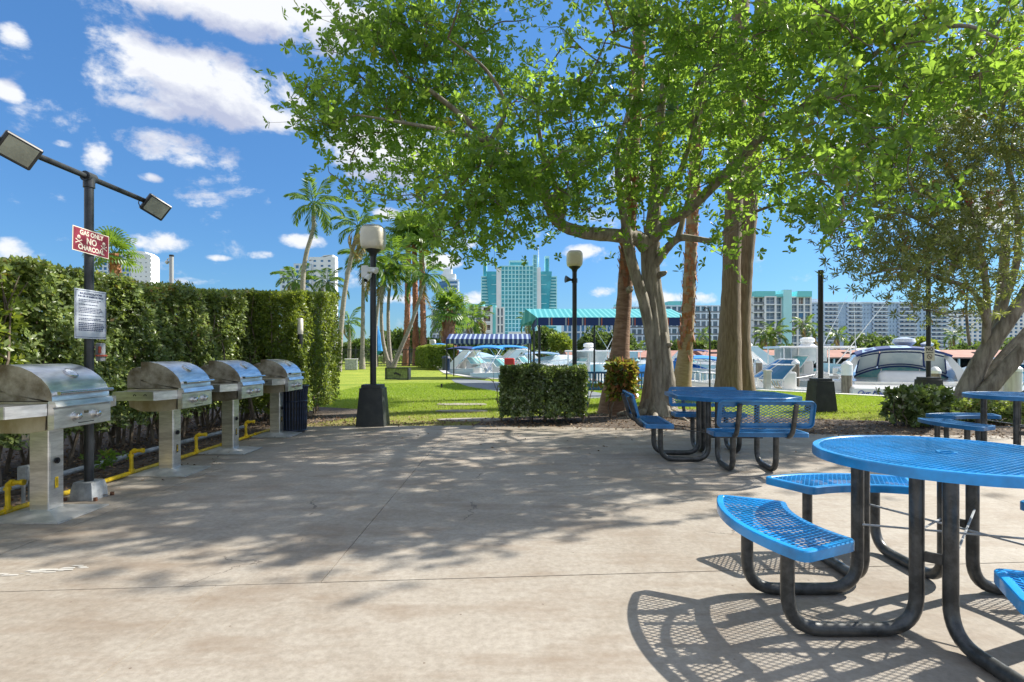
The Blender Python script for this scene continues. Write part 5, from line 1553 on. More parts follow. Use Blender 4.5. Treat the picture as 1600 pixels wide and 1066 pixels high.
# ------------------------------------------------------------------ boat sheds on the far shore
M['roof'] = mat('brown_red_shed_roof', (.33, .17, .13), .85, 0, var=.12, vscale=.6, bump=.2)
M['shed_dark'] = mat('shed_shadow_wall', (.10, .10, .11), .8, 0, var=.3, vscale=1.5)
M['shed_wall'] = mat('pale_shed_wall', (.42, .41, .40), .8, 0, var=.15, vscale=1)
def shed(label, x0, x1, Y, zr=1.95, ze=.85):
    g = empty('boat_shed', ((x0 + x1) / 2, Y, -.7), label=label, category='boat shed'); w = x1 - x0; o = .7
    b = MB(); b.add([(-w / 2, -5, ze + o), (w / 2, -5, ze + o), (w / 2, 0, zr + o), (-w / 2, 0, zr + o), (w / 2, 5, ze + o), (-w / 2, 5, ze + o),
                     (-w / 2, -5, ze + o - .2), (w / 2, -5, ze + o - .2), (w / 2, 5, ze + o - .2), (-w / 2, 5, ze + o - .2)],
                    [(0, 1, 2, 3), (3, 2, 4, 5), (6, 7, 1, 0), (9, 5, 4, 8), (6, 9, 8, 7), (1, 7, 8, 4, 2), (0, 3, 5, 9, 6)])
    rf = b.build('roof', M['roof'], g)
    q = MB(); q.box((0, -2.2, ze + o + .62), (.9, .9, .3)); me = q.mesh('roof_vent', M['shed_dark']); k = -w / 2 + 2
    while k < w / 2 - 1: link('roof_vent', me, rf, loc=(k, 0, 0)); k += 6.5
    b = MB(); b.box((0, 4.4, ze / 2 + .2), (w - .4, .2, ze + o)); b.build('back_wall', M['shed_dark'], g)
    b = MB(); b.box((0, -4.2, -.02), (w, 1.4, .12)); b.build('dock', M['shed_wall'], g)
    q = MB(); q.box((0, 0, 0), (.22, .22, ze + o + .3)); me = q.mesh('post', M['white']); k = -w / 2 + .3
    while k < w / 2: link('post', me, g, loc=(k, -4.7, (ze + o - .3) / 2)); k += 3.6
    rr = random.Random(int(x0)); k = -w / 2 + 2
    while k < w / 2 - 3:
        b = MB(); b.box((k, 4.2, .8 + rr.random() * .3), (rr.uniform(.8, 2), .3, 1.0)); k += rr.uniform(2.5, 5)
        b.build('bay_door', M['shed_wall'], g)
shed('long brown roofed boat shed seen past the shade tree trunk', 8, 27, 86, 1.85)
shed('long brown roofed boat shed behind the cabin cruisers', 27.6, 60, 85, 1.95)
shed('brown roofed boat shed behind the leaning tree', 60.6, 96, 86, 1.95)

# ------------------------------------------------------------------ buildings
M['b_white'] = mat('white_stucco', (.80, .82, .84), .7, 0, var=.04, vscale=.1)
M['b_aqua'] = mat('aqua_stucco', (.20, .64, .66), .7, 0, var=.05, vscale=.1)
M['b_aqua_l'] = mat('pale_aqua_stucco', (.45, .80, .84), .7, 0, var=.05, vscale=.1)
M['b_blue'] = mat('pale_blue_stucco', (.42, .56, .74), .7, 0, var=.06, vscale=.1)
M['b_bluew'] = mat('bluish_white_stucco', (.64, .73, .84), .7, 0, var=.05, vscale=.1)
M['g_dark'] = mat('dark_window_glass', (.07, .11, .16), .12, .1, vscale=.3, color2=(.16, .23, .31), spec=.8)
M['g_teal'] = mat('teal_curtain_glass', (.02, .30, .37), .12, .2, vscale=.08, color2=(.05, .42, .50), spec=.8)
M['g_blue'] = mat('blue_window_glass', (.02, .14, .32), .15, .1, vscale=.2, color2=(.05, .22, .42), spec=.8)
M['rail'] = mat('grey_balcony_rail', (.20, .22, .25), .6, .2)
M['door_int'] = mat('curtained_window', (.20, .14, .11), .4, 0, var=.4, vscale=.5)

def bldg(label, px0, px1, Y, name='apartment_building', cat='building', rz=0.0):
    x0, x1 = (px0 - 800) * Y / F, (px1 - 800) * Y / F
    return empty(name, ((x0 + x1) / 2, Y, -.5), rz, label=label, category=cat), x1 - x0
def zof(py, Y): return CZ - (py - HZ) * Y / F + .5

def facade(g, x0, x1, z0, z1, y, cols, floors, frame, glass, dep=.5, slab=.35, pier=.35, single=False, rail=None, alt=None, back=12.0, seed=0, balc=0.0):
    """solid core, windows set in a grid of piers and floor slabs"""
    w = x1 - x0; h = z1 - z0; fh = h / floors; cw = w / cols
    b = MB(); b.box(((x0 + x1) / 2, y + back / 2 + dep, (z0 + z1) / 2), (w, back, h)); b.build('wall', frame, g)
    rr = random.Random(seed)
    if single:
        q = MB(); q.box((0, 0, 0), (cw - pier, .1, fh - slab)); me = q.mesh('window', glass)
        q = MB(); q.box((0, -.08, 0), (.08, .06, fh - slab)); q.box((0, -.08, 0), (cw - pier, .06, .07)); mu = q.mesh('mullion', frame)
        q = MB(); q.box((0, 0, 0), (cw - pier, .1, fh - slab)); me2 = q.mesh('window', alt or glass)
        for i in range(cols):
            for j in range(floors):
                o = link('window', me2 if rr.random() < .3 else me, g, loc=(x0 + cw * (i + .5), y + dep - .06, z0 + fh * (j + .5)))
                if cw * F / g.location.y > 7: link('mullion', mu, o)
    else:
        b = MB()
        for i in range(cols):
            for j in range(floors): b.box((x0 + cw * (i + .5), y + dep - .04, z0 + fh * (j + .5) + .0), (cw - pier, .08, fh - slab))
        b.build('windows', glass, g)['kind'] = 'stuff'
    b = MB()
    for i in range(cols + 1): b.box((x0 + cw * i, y + dep / 2 - .02, (z0 + z1) / 2), (pier, dep - .05, h + .01))
    b.build('pier', frame, g)['kind'] = 'stuff'
    b = MB()
    for j in range(floors + 1): b.box(((x0 + x1) / 2, y + dep / 2 - .04 - balc / 2, z0 + fh * j), (w + pier, dep + balc, slab))
    b.build('floor_slab', frame, g)['kind'] = 'stuff'
    if rail:
        b = MB()
        for j in range(floors): b.box(((x0 + x1) / 2, y - balc - .02, z0 + fh * j + .75), (w - .1, .05, .8))
        b.build('balcony_rail', rail, g)['kind'] = 'stuff'

# teal hotel
Y = 520
g, W = bldg('tall teal and white hotel tower with slanted wings on the skyline', 750, 873, Y, 'hotel_tower', 'hotel')
cx = lambda px: (px - 811.5) * Y / F
facade(g, cx(783), cx(833), 0, zof(416, Y), 0, 9, 22, M['b_aqua_l'], M['g_teal'], .9, .8, 1.0, back=22)
facade(g, cx(833.5), cx(838.5), 0, zof(399, Y), -1.2, 2, 24, M['b_aqua_l'], M['g_teal'], .8, .5, .5, back=22)
for (a, c, top, sgn) in ((752, 779, 424, -1), (843, 870, 424, 1)):
    facade(g, cx(a), cx(c), 0, zof(top + 8, Y), 3, 1, 26, M['b_aqua_l'], M['g_teal'], 1.2, 1.1, .8, back=20)
    xa, xc = (cx(c - 11), cx(c + 1)) if sgn < 0 else (cx(a - 1), cx(a + 11))
    b = MB(); top_in = xa - 2 if sgn < 0 else xc + 2
    prof = [(xa + 1, 0), (xc, 0), (xc, zof(top, Y)), (xa - 5, zof(top, Y))] if sgn < 0 else [(xa, 0), (xc - 1, 0), (xc + 5, zof(top, Y)), (xa, zof(top, Y))]
    b.extr(prof, 1.0, 3.2); b.build('glass_sail', M['g_teal'], g)
    b = MB()
    for k in range(9):
        z = zof(top, Y) * (k + .6) / 9; b.box(((xa + xc) / 2, .95, z), (xc - xa, .5, .5))
    b.build('sail_band', M['b_aqua_l'], g)
    q = (cx(779), cx(783)) if sgn < 0 else (cx(839), cx(843))
    s_ = 5 * sgn
    b = MB(); b.extr([(q[0] - (2 if sgn < 0 else 0), 0), (q[1] + (2 if sgn > 0 else 0) - 0, 0), (q[1] + (0 if sgn < 0 else s_ * .2), zof(418, Y)), (q[0] + (s_ * .4 if sgn < 0 else 0), zof(418, Y))], -.5, 6); b.build('pylon', M['b_white'], g)
b = MB(); b.box(((cx(795) + cx(826)) / 2, 8, zof(411, Y)), (cx(826) - cx(795), 8, 6)); b.build('penthouse', M['b_aqua_l'], g)
b = MB(); b.box(((cx(797) + cx(825)) / 2, 3.9, zof(411, Y)), (cx(825) - cx(797), .3, 2.2)); b.build('penthouse_glass', M['g_teal'], g)
for a, c, t in ((852, 859, 405), (754, 760, 408)):
    b = MB(); b.box((cx((a + c) / 2), 9, zof(t + 12, Y)), (cx(c) - cx(a), 5, 22)); b.build('stair_tower', M['b_aqua_l'], g)
    b = MB(); b.box((cx((a + c) / 2), 6.3, zof(t + 10, Y)), (cx(c) - cx(a) - 1.2, .3, 15)); b.build('tower_glass', M['g_teal'], g)
b = MB(); b.cyl((cx(842), 8, zof(418, Y)), (cx(842), 8, zof(380, Y)), .7, 8, .2); b.build('mast', M['b_white'], g)
b = MB(); b.box((cx(822), -8, 9), (cx(850) - cx(795), 16, 26)); b.build('podium', M['b_white'], g)
# slim tower
Y = 560
g, W = bldg('slim blue and white tower between the palms and the teal hotel', 686, 717, Y, 'residential_tower')
facade(g, -W / 2, W * .0, 0, zof(440, Y), 2, 2, 20, M['g_blue'], M['g_blue'], .6, .4, .4)
facade(g, -W * .02, W / 2 * .9, 0, zof(438, Y), 0, 1, 18, M['b_bluew'], M['g_blue'], 1.0, 1.8, 1.6)
b = MB(); b.box((-1, 7, zof(433, Y)), (W * .7, 10, 7)); b.box((-2, 7, zof(426, Y)), (W * .45, 8, 8)); b.build('crown_block', M['b_white'], g)
# left skyline pair
Y = 420
g, W = bldg('white tower with a swooping roof behind the curved coconut palm', 440, 520, Y, 'residential_tower')
c4 = lambda px: (px - 480) * Y / F
facade(g, c4(486), c4(520), 0, zof(404, Y), 0, 3, 20, M['b_white'], M['g_blue'], .5, 2.2, 3.4)
b = MB(); b.extr([(c4(480), zof(406, Y)), (c4(520), zof(403, Y)), (c4(520), zof(398, Y)), (c4(506), zof(399, Y)), (c4(496), zof(405, Y)), (c4(490), zof(402, Y)), (c4(482), zof(408, Y))], 0, 12); b.build('swooping_roof', M['b_white'], g)
facade(g, c4(462), c4(486), 0, zof(414, Y), -2, 3, 19, M['b_bluew'], M['g_blue'], .6, 1.4, 1.6)
facade(g, c4(440), c4(462), 0, zof(422, Y), -1, 3, 18, M['b_bluew'], M['g_dark'], .6, 1.4, 1.6)
Y = 400
g, W = bldg('curved white and blue apartment tower above the hedge behind the red sign', 146, 232, Y, 'residential_tower')
c5 = lambda px: (px - 189) * Y / F
facade(g, c5(146), c5(168), 0, zof(402, Y), 0, 3, 22, M['b_bluew'], M['g_blue'], .7, 1.2, 1.2)
facade(g, c5(168), c5(208), 0, zof(396, Y), 1, 6, 22, M['b_bluew'], M['g_blue'], .7, 1.2, 1.2)
facade(g, c5(208), c5(232), 0, zof(400, Y), 0, 3, 22, M['b_white'], M['g_dark'], .7, 2.4, 2.8)
b = MB(); b.extr([(c5(193), zof(398, Y)), (c5(232), zof(401, Y)), (c5(232), zof(398.5, Y)), (c5(224), zof(393, Y)), (c5(212), zof(391, Y)), (c5(196), zof(390.5, Y))], 1.5, 12); b.build('curved_roof', M['b_white'], g)
# low condominium left, with aqua roof
Y = 230
g, W = bldg('six storey white condominium with aqua roof block behind the navy awning', 674, 790, Y)
c6 = lambda px: (px - 732) * Y / F
facade(g, c6(674), c6(732), 0, zof(483, Y), 2, 9, 6, M['b_bluew'], M['g_dark'], .8, .5, .5, rail=M['rail'])
facade(g, c6(732), c6(754), 0, zof(481, Y), 0, 2, 6, M['b_white'], M['g_dark'], .8, .5, .6, single=True, alt=M['door_int'], rail=M['rail'])
b = MB(); b.box((c6(743), 6, zof(478.5, Y)), (c6(757) - c6(731), 12, 1.8)); b.build('roof_block', M['b_aqua'], g)
facade(g, c6(754), c6(768), 0, zof(480, Y), -1.5, 1, 6, M['b_white'], M['door_int'], 1.4, .5, .9, single=True, rail=M['b_white'])
b = MB(); b.box((c6(772), 3, zof(478, Y) / 2), (c6(775) - c6(769.5), 6, zof(475, Y))); b.build('stair_tower', M['b_aqua'], g)
facade(g, c6(776), c6(787), 0, zof(481, Y), 0, 2, 6, M['b_white'], M['g_dark'], 1, .5, .7, single=True)
# turquoise condominium right
Y = 250
g, W = bldg('eight storey turquoise and white condominium with a central stair tower', 1170, 1268, Y)
c7 = lambda px: (px - 1219) * Y / F
facade(g, c7(1170), c7(1179), 0, zof(463, Y), 5, 1, 8, M['b_aqua_l'], M['g_blue'], .6, .6, 1.0)
facade(g, c7(1179), c7(1195), 0, zof(464, Y), 1.2, 2, 8, M['b_white'], M['g_dark'], 1.2, .5, .7, single=True, rail=M['rail'], balc=.8)
facade(g, c7(1195), c7(1211), 0, zof(464, Y), -.6, 1, 8, M['b_white'], M['g_dark'], .8, .5, .8, single=True, alt=M['door_int'])
facade(g, c7(1212), c7(1223), 0, zof(464, Y), .6, 1, 8, M['b_white'], M['g_dark'], .8, .5, .8, single=True, alt=M['door_int'])
b = MB(); b.box((c7(1229), 3, zof(453, Y) / 2), (c7(1236) - c7(1223), 8, zof(453, Y))); b.build('stair_tower', M['b_aqua_l'], g)
facade(g, c7(1237), c7(1268), 0, zof(464, Y), .4, 3, 8, M['b_white'], M['g_dark'], .8, .5, .7, single=True, alt=M['door_int'])
for a, c, t in ((1179, 1211, 455), (1212, 1236, 460), (1245, 1268, 455)):
    b = MB(); b.box((c7((a + c) / 2), 4, zof((t + 464) / 2, Y)), (c7(c) - c7(a), 9, (464 - t) * Y / F)); b.build('parapet', M['b_aqua'], g)
b = MB(); b.box((c7(1255), .9, zof(491.5, Y)), (c7(1266) - c7(1258) + 1.4, .1, 2.5)); b.build('storm_shutter', M['g_blue'], g)
# mid condominium behind the palm trunks
Y = 300
g, W = bldg('long seven storey pale condominium behind the palm trunks', 1040, 1168, Y)
facade(g, -W / 2, W / 2, 0, zof(478, Y), 0, 14, 7, M['b_bluew'], M['g_dark'], .8, .6, .8, rail=M['rail'])
b = MB(); b.box((-W * .36, 5, zof(475, Y)), (W * .2, 9, 3)); b.box((W * .35, 5, zof(476, Y)), (W * .2, 9, 2)); b.build('roof_block', M['b_aqua'], g)
g, W = bldg('pale condominium seen between the awning and the shade tree', 960, 1030, 320)
facade(g, -W / 2, W / 2, 0, zof(480, 320), 0, 8, 7, M['b_bluew'], M['g_dark'], .8, .6, .8, rail=M['rail'])
b = MB(); b.box((-W * .3, 5, zof(478, 320)), (W * .3, 9, 2.4)); b.build('roof_block', M['b_aqua'], g)
# long slab tower on the right
Y = 360
g, W = bldg('very long pale blue apartment slab with balconies on the right skyline', 1262, 1480, Y)
c8 = lambda px: (px - 1371) * Y / F
xs = [1262, 1288, 1308, 1325, 1345, 1365, 1385, 1405, 1430, 1455, 1480]
for i, (a, c) in enumerate(zip(xs, xs[1:])):
    bal = i % 2
    facade(g, c8(a), c8(c), 0, zof(474, Y), 0 if bal else .8, 3 if bal else 4, 13, M['b_blue'] if not bal else M['b_bluew'], M['g_blue'] if bal else M['g_dark'], .9, 1.0 if bal else 1.5, 1.0 if bal else 1.6, rail=M['rail'] if bal else None, balc=1.2 if bal else 0)
b = MB(); b.box((0, 4, zof(473, Y)), (W, 8, 1.0)); b.box((c8(1275), 6, zof(470, Y)), (8, 6, 3)); b.build('parapet', M['b_bluew'], g)
g, W = bldg('stepped white apartment towers far right behind the leaning tree', 1480, 1640, 400)
facade(g, -W / 2, W / 2, 0, zof(486, 400), 0, 20, 12, M['b_white'], M['g_blue'], .9, 1.2, 1.5)
g, W = bldg('low white podium building below the teal hotel', 880, 962, 330)
facade(g, -W / 2, W / 2, 0, zof(506, 330), 0, 12, 4, M['b_bluew'], M['g_blue'], .6, 1.0, .8)

# ------------------------------------------------------------------ striped awnings
def stripes(name, c0, c1, period, axis=0, third=None):
    m = bpy.data.materials.new(name); m.use_nodes = True; t = m.node_tree; b = t.nodes['Principled BSDF']
    co = t.nodes.new('ShaderNodeTexCoord'); sp = t.nodes.new('ShaderNodeSeparateXYZ'); t.links.new(co.outputs['Object'], sp.inputs[0])
    mu = t.nodes.new('ShaderNodeMath'); mu.operation = 'MULTIPLY'; mu.inputs[1].default_value = 1 / period; t.links.new(sp.outputs[axis], mu.inputs[0])
    fr = t.nodes.new('ShaderNodeMath'); fr.operation = 'FRACT'; t.links.new(mu.outputs[0], fr.inputs[0])
    rp = t.nodes.new('ShaderNodeValToRGB'); rp.color_ramp.interpolation = 'CONSTANT'; cr = rp.color_ramp
    cr.elements[0].color = (*c0, 1); cr.elements[1].position = .62; cr.elements[1].color = (*c1, 1)
    if third:
        for p, c in ((.70, c0), (.78, third), (.84, c0)): e = cr.elements.new(p); e.color = (*c, 1)
    t.links.new(fr.outputs[0], rp.inputs[0]); t.links.new(rp.outputs[0], b.inputs['Base Color']); b.inputs['Roughness'].default_value = .75
    return m
NW = stripes('navy_white_awning', (.015, .04, .15), (.30, .38, .48), .25)
TW = stripes('teal_white_awning', (.025, .27, .31), (.10, .40, .43), .21)
NV = stripes('navy_valance_stripes', (.015, .04, .18), (.35, .42, .55), .62, third=(.45, .12, .06))
# navy awning over the boat slip
Y0, Y1 = 29.0, 33.0
p0 = P(697, 531, Y0); p1 = P(808, 531, Y0)
g = empty('awning', (p0.x, Y0, 0), label='small navy and white striped awning on slim posts over the boat slip', category='awning')
w = P(828, 531, 31).x - p0.x; ze, zr = 2.02, 2.36
b = MB(); b.add([(0, 0, ze), (w, 0, ze), (w, 1.5, zr), (0, 1.5, zr), (0, 3.6, ze), (w, 3.6, ze)], [(0, 1, 2, 3), (3, 2, 5, 4), (0, 3, 4), (1, 5, 2)]); b.build('canopy', NW, g)
b = MB(); b.box((w / 2, -.012, ze - .09), (w, .012, .24)); b.box((w / 2, 3.61, ze - .09), (w, .012, .24)); b.build('valance', NW, g)
for x in (.03, w - .03):
    for y in (.02, 3.55):
        b = MB(); b.cyl((x, y, -.02), (x, y, ze), .035, 8); b.build('post', M['lamp_post'], g)
# teal awning, long
g = empty('awning', tuple(P(841, 508, 21)[:2]) + (0,), label='long teal and white striped awning with navy valance on black posts', category='awning')
ox = g.location.x; wv = P(1066, 508, 22).x - ox; ze, zr = 2.60, 3.16
b = MB(); b.add([(0, 0, ze), (wv, 0, ze), (wv, 2.6, zr), (-.42, 2.6, zr), (-.62, 5.2, ze), (wv, 5.2, ze)], [(0, 1, 2, 3), (3, 2, 5, 4), (0, 3, 4), (1, 5, 2)]); b.build('canopy', TW, g)
b = MB(); b.box((wv / 2, -.014, ze - .12), (wv, .014, .30)); b.build('valance', NV, g)
b = MB(); b.box((-.06, 2.6, ze - .12), (.014, 5.2, .30)); b.build('side_valance', NV, g)
b = MB(); b.add([(-.045, 0, ze), (-.36, 2.6, zr), (-.11, 5.2, ze)], [(0, 1, 2)])
for x in (.04, wv - .04, wv / 2):
    for y in (.04, 5.1):
        b = MB(); b.cyl((x, y, -.75 if x > 3 else -.02), (x, y, ze), .045, 8); b.build('post', M['lamp_post'], g)
bp_ = P(1109, 500, 17.5)
g = empty('dock_light', (bp_.x, 17.5, 0), label='thin black dock post with a curved lamp arm beside the shaggy palm', category='post')
b = MB(); b.cyl((0, 0, 0), (0, 0, 2.55), .028, 8); b.tube([(0, 0, 2.55), (-.04, 0, 2.68), (-.14, 0, 2.7), (-.2, 0, 2.62)], .022, 6); b.build('post', M['lamp_post'], g)

# ------------------------------------------------------------------ fence, bins, net
f0, f1 = P(528, 560, 60), P(668, 560, 60)
g = empty('metal_fence', (f0.x, 60, 0), label='dark metal picket fence behind the lawn palms', category='fence')
w = f1.x - f0.x
b = MB(); b.box((w / 2, 0, 1.75), (w, .06, .07)); b.box((w / 2, 0, .25), (w, .06, .07)); b.build('rail', M['black_metal'], g)
q = MB(); q.box((0, 0, .95), (.035, .035, 1.9)); me = q.mesh('picket', M['black_metal']); k = 0
while k < w: link('picket', me, g, loc=(k, .07, 0)); k += .16
q = MB(); q.box((0, 0, 1.05), (.13, .13, 2.1)); me = q.mesh('post', M['black_metal']); k = 0
while k < w + .1: link('post', me, g, loc=(k, 0, 0)); k += w / 5
sg = G(549, 578); g = empty('storage_bin', (sg.x, sg.y, 0), radians(12), label='grey plastic storage bin on the lawn by the fence', category='bin')
b = MB(); b.box((0, 0, .42), (.95, .6, .84), bev=.03); b.build('body', M['pvc'], g); b = MB(); b.box((0, 0, .87), (1.05, .7, .07), bev=.02); b.build('lid', M['cam_white'], g)
c = G(620, 593.5); g = empty('target_frame', (c.x, c.y, 0), radians(-8), label='low dark framed target board tilted on the lawn beside the leaning palm', category='board')
b = MB(); w, h = 1.15, .58
for (x, z, dx, dz) in ((0, h, w, .05), (0, .03, w, .05), (-w / 2, h / 2, .05, h), (w / 2, h / 2, .05, h)): b.box((x, 0, z), (dx, .06, dz))
b.box((w / 2 + .02, .16, h / 2), (.04, .36, h)); b.build('frame', M['black_metal'], g)
b = MB(); b.box((0, .03, h / 2), (w - .05, .01, h - .05)); b.build('panel', mat('olive_mesh_panel', (.16, .20, .07), .8, var=.3, vscale=9), g)
b = MB()
for x, z in ((-.12, .30), (-.05, .33), (.08, .27), (.16, .24), (0, .30)): b.lathe([(.05, 0), (.04, .02)], 8, (x, 0, z))
b.v = [(x, .02 - (z - .30) * 0 - .01 * (i % 2), z + (y) * 1.0) for i, (x, y, z) in enumerate(b.v)]
b.build('dark_mark', M['black'], g)

# ------------------------------------------------------------------ boats
M['gel'] = mat('white_gelcoat', (.78, .78, .77), .18, 0, var=.03, vscale=2, coat=.6)
M['gel_c'] = mat('cream_gelcoat', (.70, .69, .66), .2, 0, var=.04, vscale=2, coat=.6)
M['navy_hull'] = mat('navy_hull_paint', (.012, .025, .10), .15, 0, coat=.7)
M['canvas_n'] = mat('navy_boat_canvas', (.015, .04, .16), .8, 0, var=.15, vscale=3)
M['canvas_b'] = mat('bright_blue_canvas', (.02, .22, .58), .8, 0, var=.15, vscale=3)
M['canvas_l'] = mat('pale_blue_shrinkwrap', (.30, .45, .62), .6, 0, var=.2, vscale=1.5)
M['screen'] = mat('teal_windscreen', (.10, .38, .38), .06, .0, vscale=1.2, color2=(.35, .55, .52), spec=.9, coat=1)
M['clear'] = mat('clear_vinyl_enclosure', (.42, .52, .58), .08, .0, vscale=1.0, color2=(.62, .68, .70), spec=.9, coat=1)
M['chrome'] = mat('polished_rail', (.7, .7, .7), .12, 1)
M['outboard'] = mat('outboard_cowl', (.02, .022, .028), .25, coat=.5)
M['red'] = mat('red_fender', (.55, .03, .02), .5)

def hull_mesh(b, L, B, free, bowh=.35, n=15, draft=.35):
    """bow at +X, stern at 0, waterline z = 0; returns deck height function"""
    st = []
    for i in range(n):
        t = i / (n - 1)
        hb = B / 2 * (1 - max(0, (t - .45) / .55) ** 2.3) ** .8 * (.94 + .06 * min(1, t * 4)) + .015
        sz = free + bowh * t ** 2
        st.append((t * L, hb, sz))
    vs = []; m = 9
    for x, hb, sz in st:
        t = x / L; kz = -draft * (1 - t ** 3) + (.6 * free) * max(0, t - .85) * 3
        row = [(-1.0, 1), (-1.0, .72), (-.90, .35), (-.72, .0), (0, -1), (.72, 0), (.90, .35), (1.0, .72), (1.0, 1)]
        fl = 1 - .30 * t
        for u, v in row:
            if v < 0: vs.append((x, 0, kz))
            else:
                w = hb * (abs(u) + (1 - abs(u)) * 0) * (fl + (1 - fl) * v)
                vs.append((x + (.25 * L * .12) * v * t ** 3, math.copysign(w, u), sz * v + (0 if v > 0 else .02)))
    fs = []
    for i in range(n - 1):
        for k in range(m - 1):
            fs.append((i * m + k, i * m + k + 1, (i + 1) * m + k + 1, (i + 1) * m + k))
        fs.append((i * m, (i + 1) * m, (i + 1) * m + m - 1, i * m + m - 1))
    fs.append(tuple(range(m - 1, -1, -1)))
    b.add(vs, fs)
    return st

def boat(label, pos, rz, L=8, B=2.6, free=.85, hull='gel', kind='cabin', canopy=None, name='motorboat', stripe=None, s=1.0, bowh=.35, outboards=0, screen='screen', seed=0):
    g = empty(name, (pos[0], pos[1], -.75), rz, label=label, category='boat', group='boats moored in the marina')
    g.scale = (s, s, s)
    b = MB(); hull_mesh(b, L, B, free, bowh); b.build('hull', M[hull], g, smooth=True, sharp=50)
    if stripe:
        b = MB(); hull_mesh(b, L + .02, B + .03, free * .45, bowh * .3); b.v = [(x - .01, y, z) for x, y, z in b.v]; b.build('hull_stripe', M[stripe], g, smooth=True)
    b = MB(); b.tube([(x, -h * 1.0, z + .02) for x, h, z in [(L * t, B / 2 * (1 - max(0, (t - .45) / .55) ** 2.3) ** .8 + .02, free + bowh * t * t) for t in [k / 12 for k in range(13)]]], .035, 5, caps=False)
    b.tube([(x, h * 1.0, z + .02) for x, h, z in [(L * t, B / 2 * (1 - max(0, (t - .45) / .55) ** 2.3) ** .8 + .02, free + bowh * t * t) for t in [k / 12 for k in range(13)]]], .035, 5, caps=False); b.build('rub_rail', M['cam_white'], g)
    dk = free
    if kind in ('cabin', 'sport', 'fly'):
        # raised foredeck trunk
        b = MB(); st = [(L * .45, B * .38, .05), (L * .5, B * .38, .42), (L * .68, B * .30, .36), (L * .82, B * .18, .22), (L * .92, B * .05, .12)]
        vs = []
        for x, h, z in st: vs += [(x, -h, dk + .02), (x, -h * .8, dk + z + .08), (x, h * .8, dk + z + .08), (x, h, dk + .02)]
        fs = [(0, 1, 2, 3)]
        for i in range(4): fs += [(i * 4 + k, i * 4 + k + 1, i * 4 + 5 + k, i * 4 + 4 + k) for k in range(3)]
        b.add(vs, fs); b.build('foredeck', M['gel'], g, smooth=True, sharp=40)
        for s_ in (-1, 1):
            b = MB(); b.tube([(L * t, s_ * B / 2 * (1 - max(0, (t - .45) / .55) ** 2.3) ** .8 * .92, dk + bowh * t * t + .42) for t in (.45, .55, .65, .75, .85, .93, .98)], .018, 5)
            for t in (.5, .65, .8, .93):
                y_ = s_ * B / 2 * (1 - max(0, (t - .45) / .55) ** 2.3) ** .8 * .92; b.cyl((L * t, y_, dk + bowh * t * t), (L * t, y_, dk + bowh * t * t + .42), .014, 5)
            b.build('bow_rail', M['chrome'], g)
    if kind != 'covered':
        # wrap windscreen
        xw = L * .46; vs = []; k_ = 9
        for i in range(k_):
            a = -pi / 2 + pi * i / (k_ - 1); hb = B * .40
            vs.append((xw - .6 + (1.1) * cos(a) ** .7 if abs(cos(a)) > 1e-6 else xw - .6, hb * sin(a), dk + .42)); vs.append((xw - 1.05 + .75 * max(0, cos(a)) ** .7, hb * .84 * sin(a), dk + .98))
        vs = [tuple(float(c.real) if isinstance(c, complex) else c for c in v) for v in vs]
        b = MB(); b.add(vs, [(2 * i, 2 * i + 2, 2 * i + 3, 2 * i + 1) for i in range(k_ - 1)]); b.build('windscreen', M[screen], g)
        b = MB(); b.tube([vs[2 * i + 1] for i in range(k_)], .028, 5); b.tube([vs[2 * i] for i in range(k_)], .03, 5)
        for i in (0, 2, 4, 6, 8): b.tube([vs[2 * i], vs[2 * i + 1]], .022, 4)
        b.build('screen_frame', M['gel'], g)
        b = MB(); b.box((L * .33, -B * .2, dk + .35), (.5, .5, .75), bev=.06); b.build('helm_seat', M['gel_c'], g); b = MB(); b.box((L * .33, B * .2, dk + .35), (.5, .5, .75), bev=.06); b.build('helm_seat', M['gel_c'], g); b = MB(); b.box((L * .08, 0, dk + .2), (.5, B * .7, .45), bev=.06); b.build('stern_seat', M['gel_c'], g)
    if kind in ('sport',):
        for s_ in (-1, 1):
            b = MB(); b.extr([(L * .02, dk), (L * .16, dk), (L * .36, dk + 1.5), (L * .27, dk + 1.5)], s_ * B * .46 - .05, s_ * B * .46 + .05); b.build('arch_leg', M['gel'], g)
        b = MB(); b.box((L * .32, 0, dk + 1.5), (L * .10, B * .98, .12), bev=.03); b.build('radar_arch', M['gel'], g)
        b = MB(); b.lathe([(.22, 0), (.3, .08), (.25, .2), (.05, .25)], 14, (L * .32, 0, dk + 1.56)); b.build('radar_dome', M['gel'], g, smooth=True)
    if kind == 'fly':
        b = MB(); b.box((L * .30, 0, dk + 1.40), (L * .42, B * .92, .10), bev=.04); b.build('hardtop', M['gel'], g)
        for x in (L * .12, L * .30, L * .48):
            for s_ in (-1, 1):
                b = MB(); b.cyl((x, s_ * B * .42, dk), (x, s_ * B * .42, dk + 1.38), .035, 7); b.build('support', M['gel'], g)
        b = MB(); b.box((L * .44, 0, dk + 1.0), (.04, B * .84, .72)); b.box((L * .28, -B * .43, dk + 1.02), (L * .30, .03, .66)); b.build('windscreen', M['clear'], g)
        b = MB(); b.lathe([(.45, 0), (.3, .12), (.12, .22)], 12, (L * .30, 0, dk + 1.44)); b.lathe([(.2, 0), (.34, .06), (.34, .2), (.2, .28)], 14, (L * .30, 0, dk + 1.62)); b.build('radar_dome', M['gel'], g)
        b = MB(); b.tube([(L * .2, B * .45, dk + .6), (-.5, B * .9, dk + 4.2)], [.03, .008], 5); b.build('outrigger', M['gel'], g); b = MB(); b.tube([(L * .2, -B * .45, dk + .6), (-.5, -B * .9, dk + 4.2)], [.03, .008], 5); b.build('outrigger', M['gel'], g)
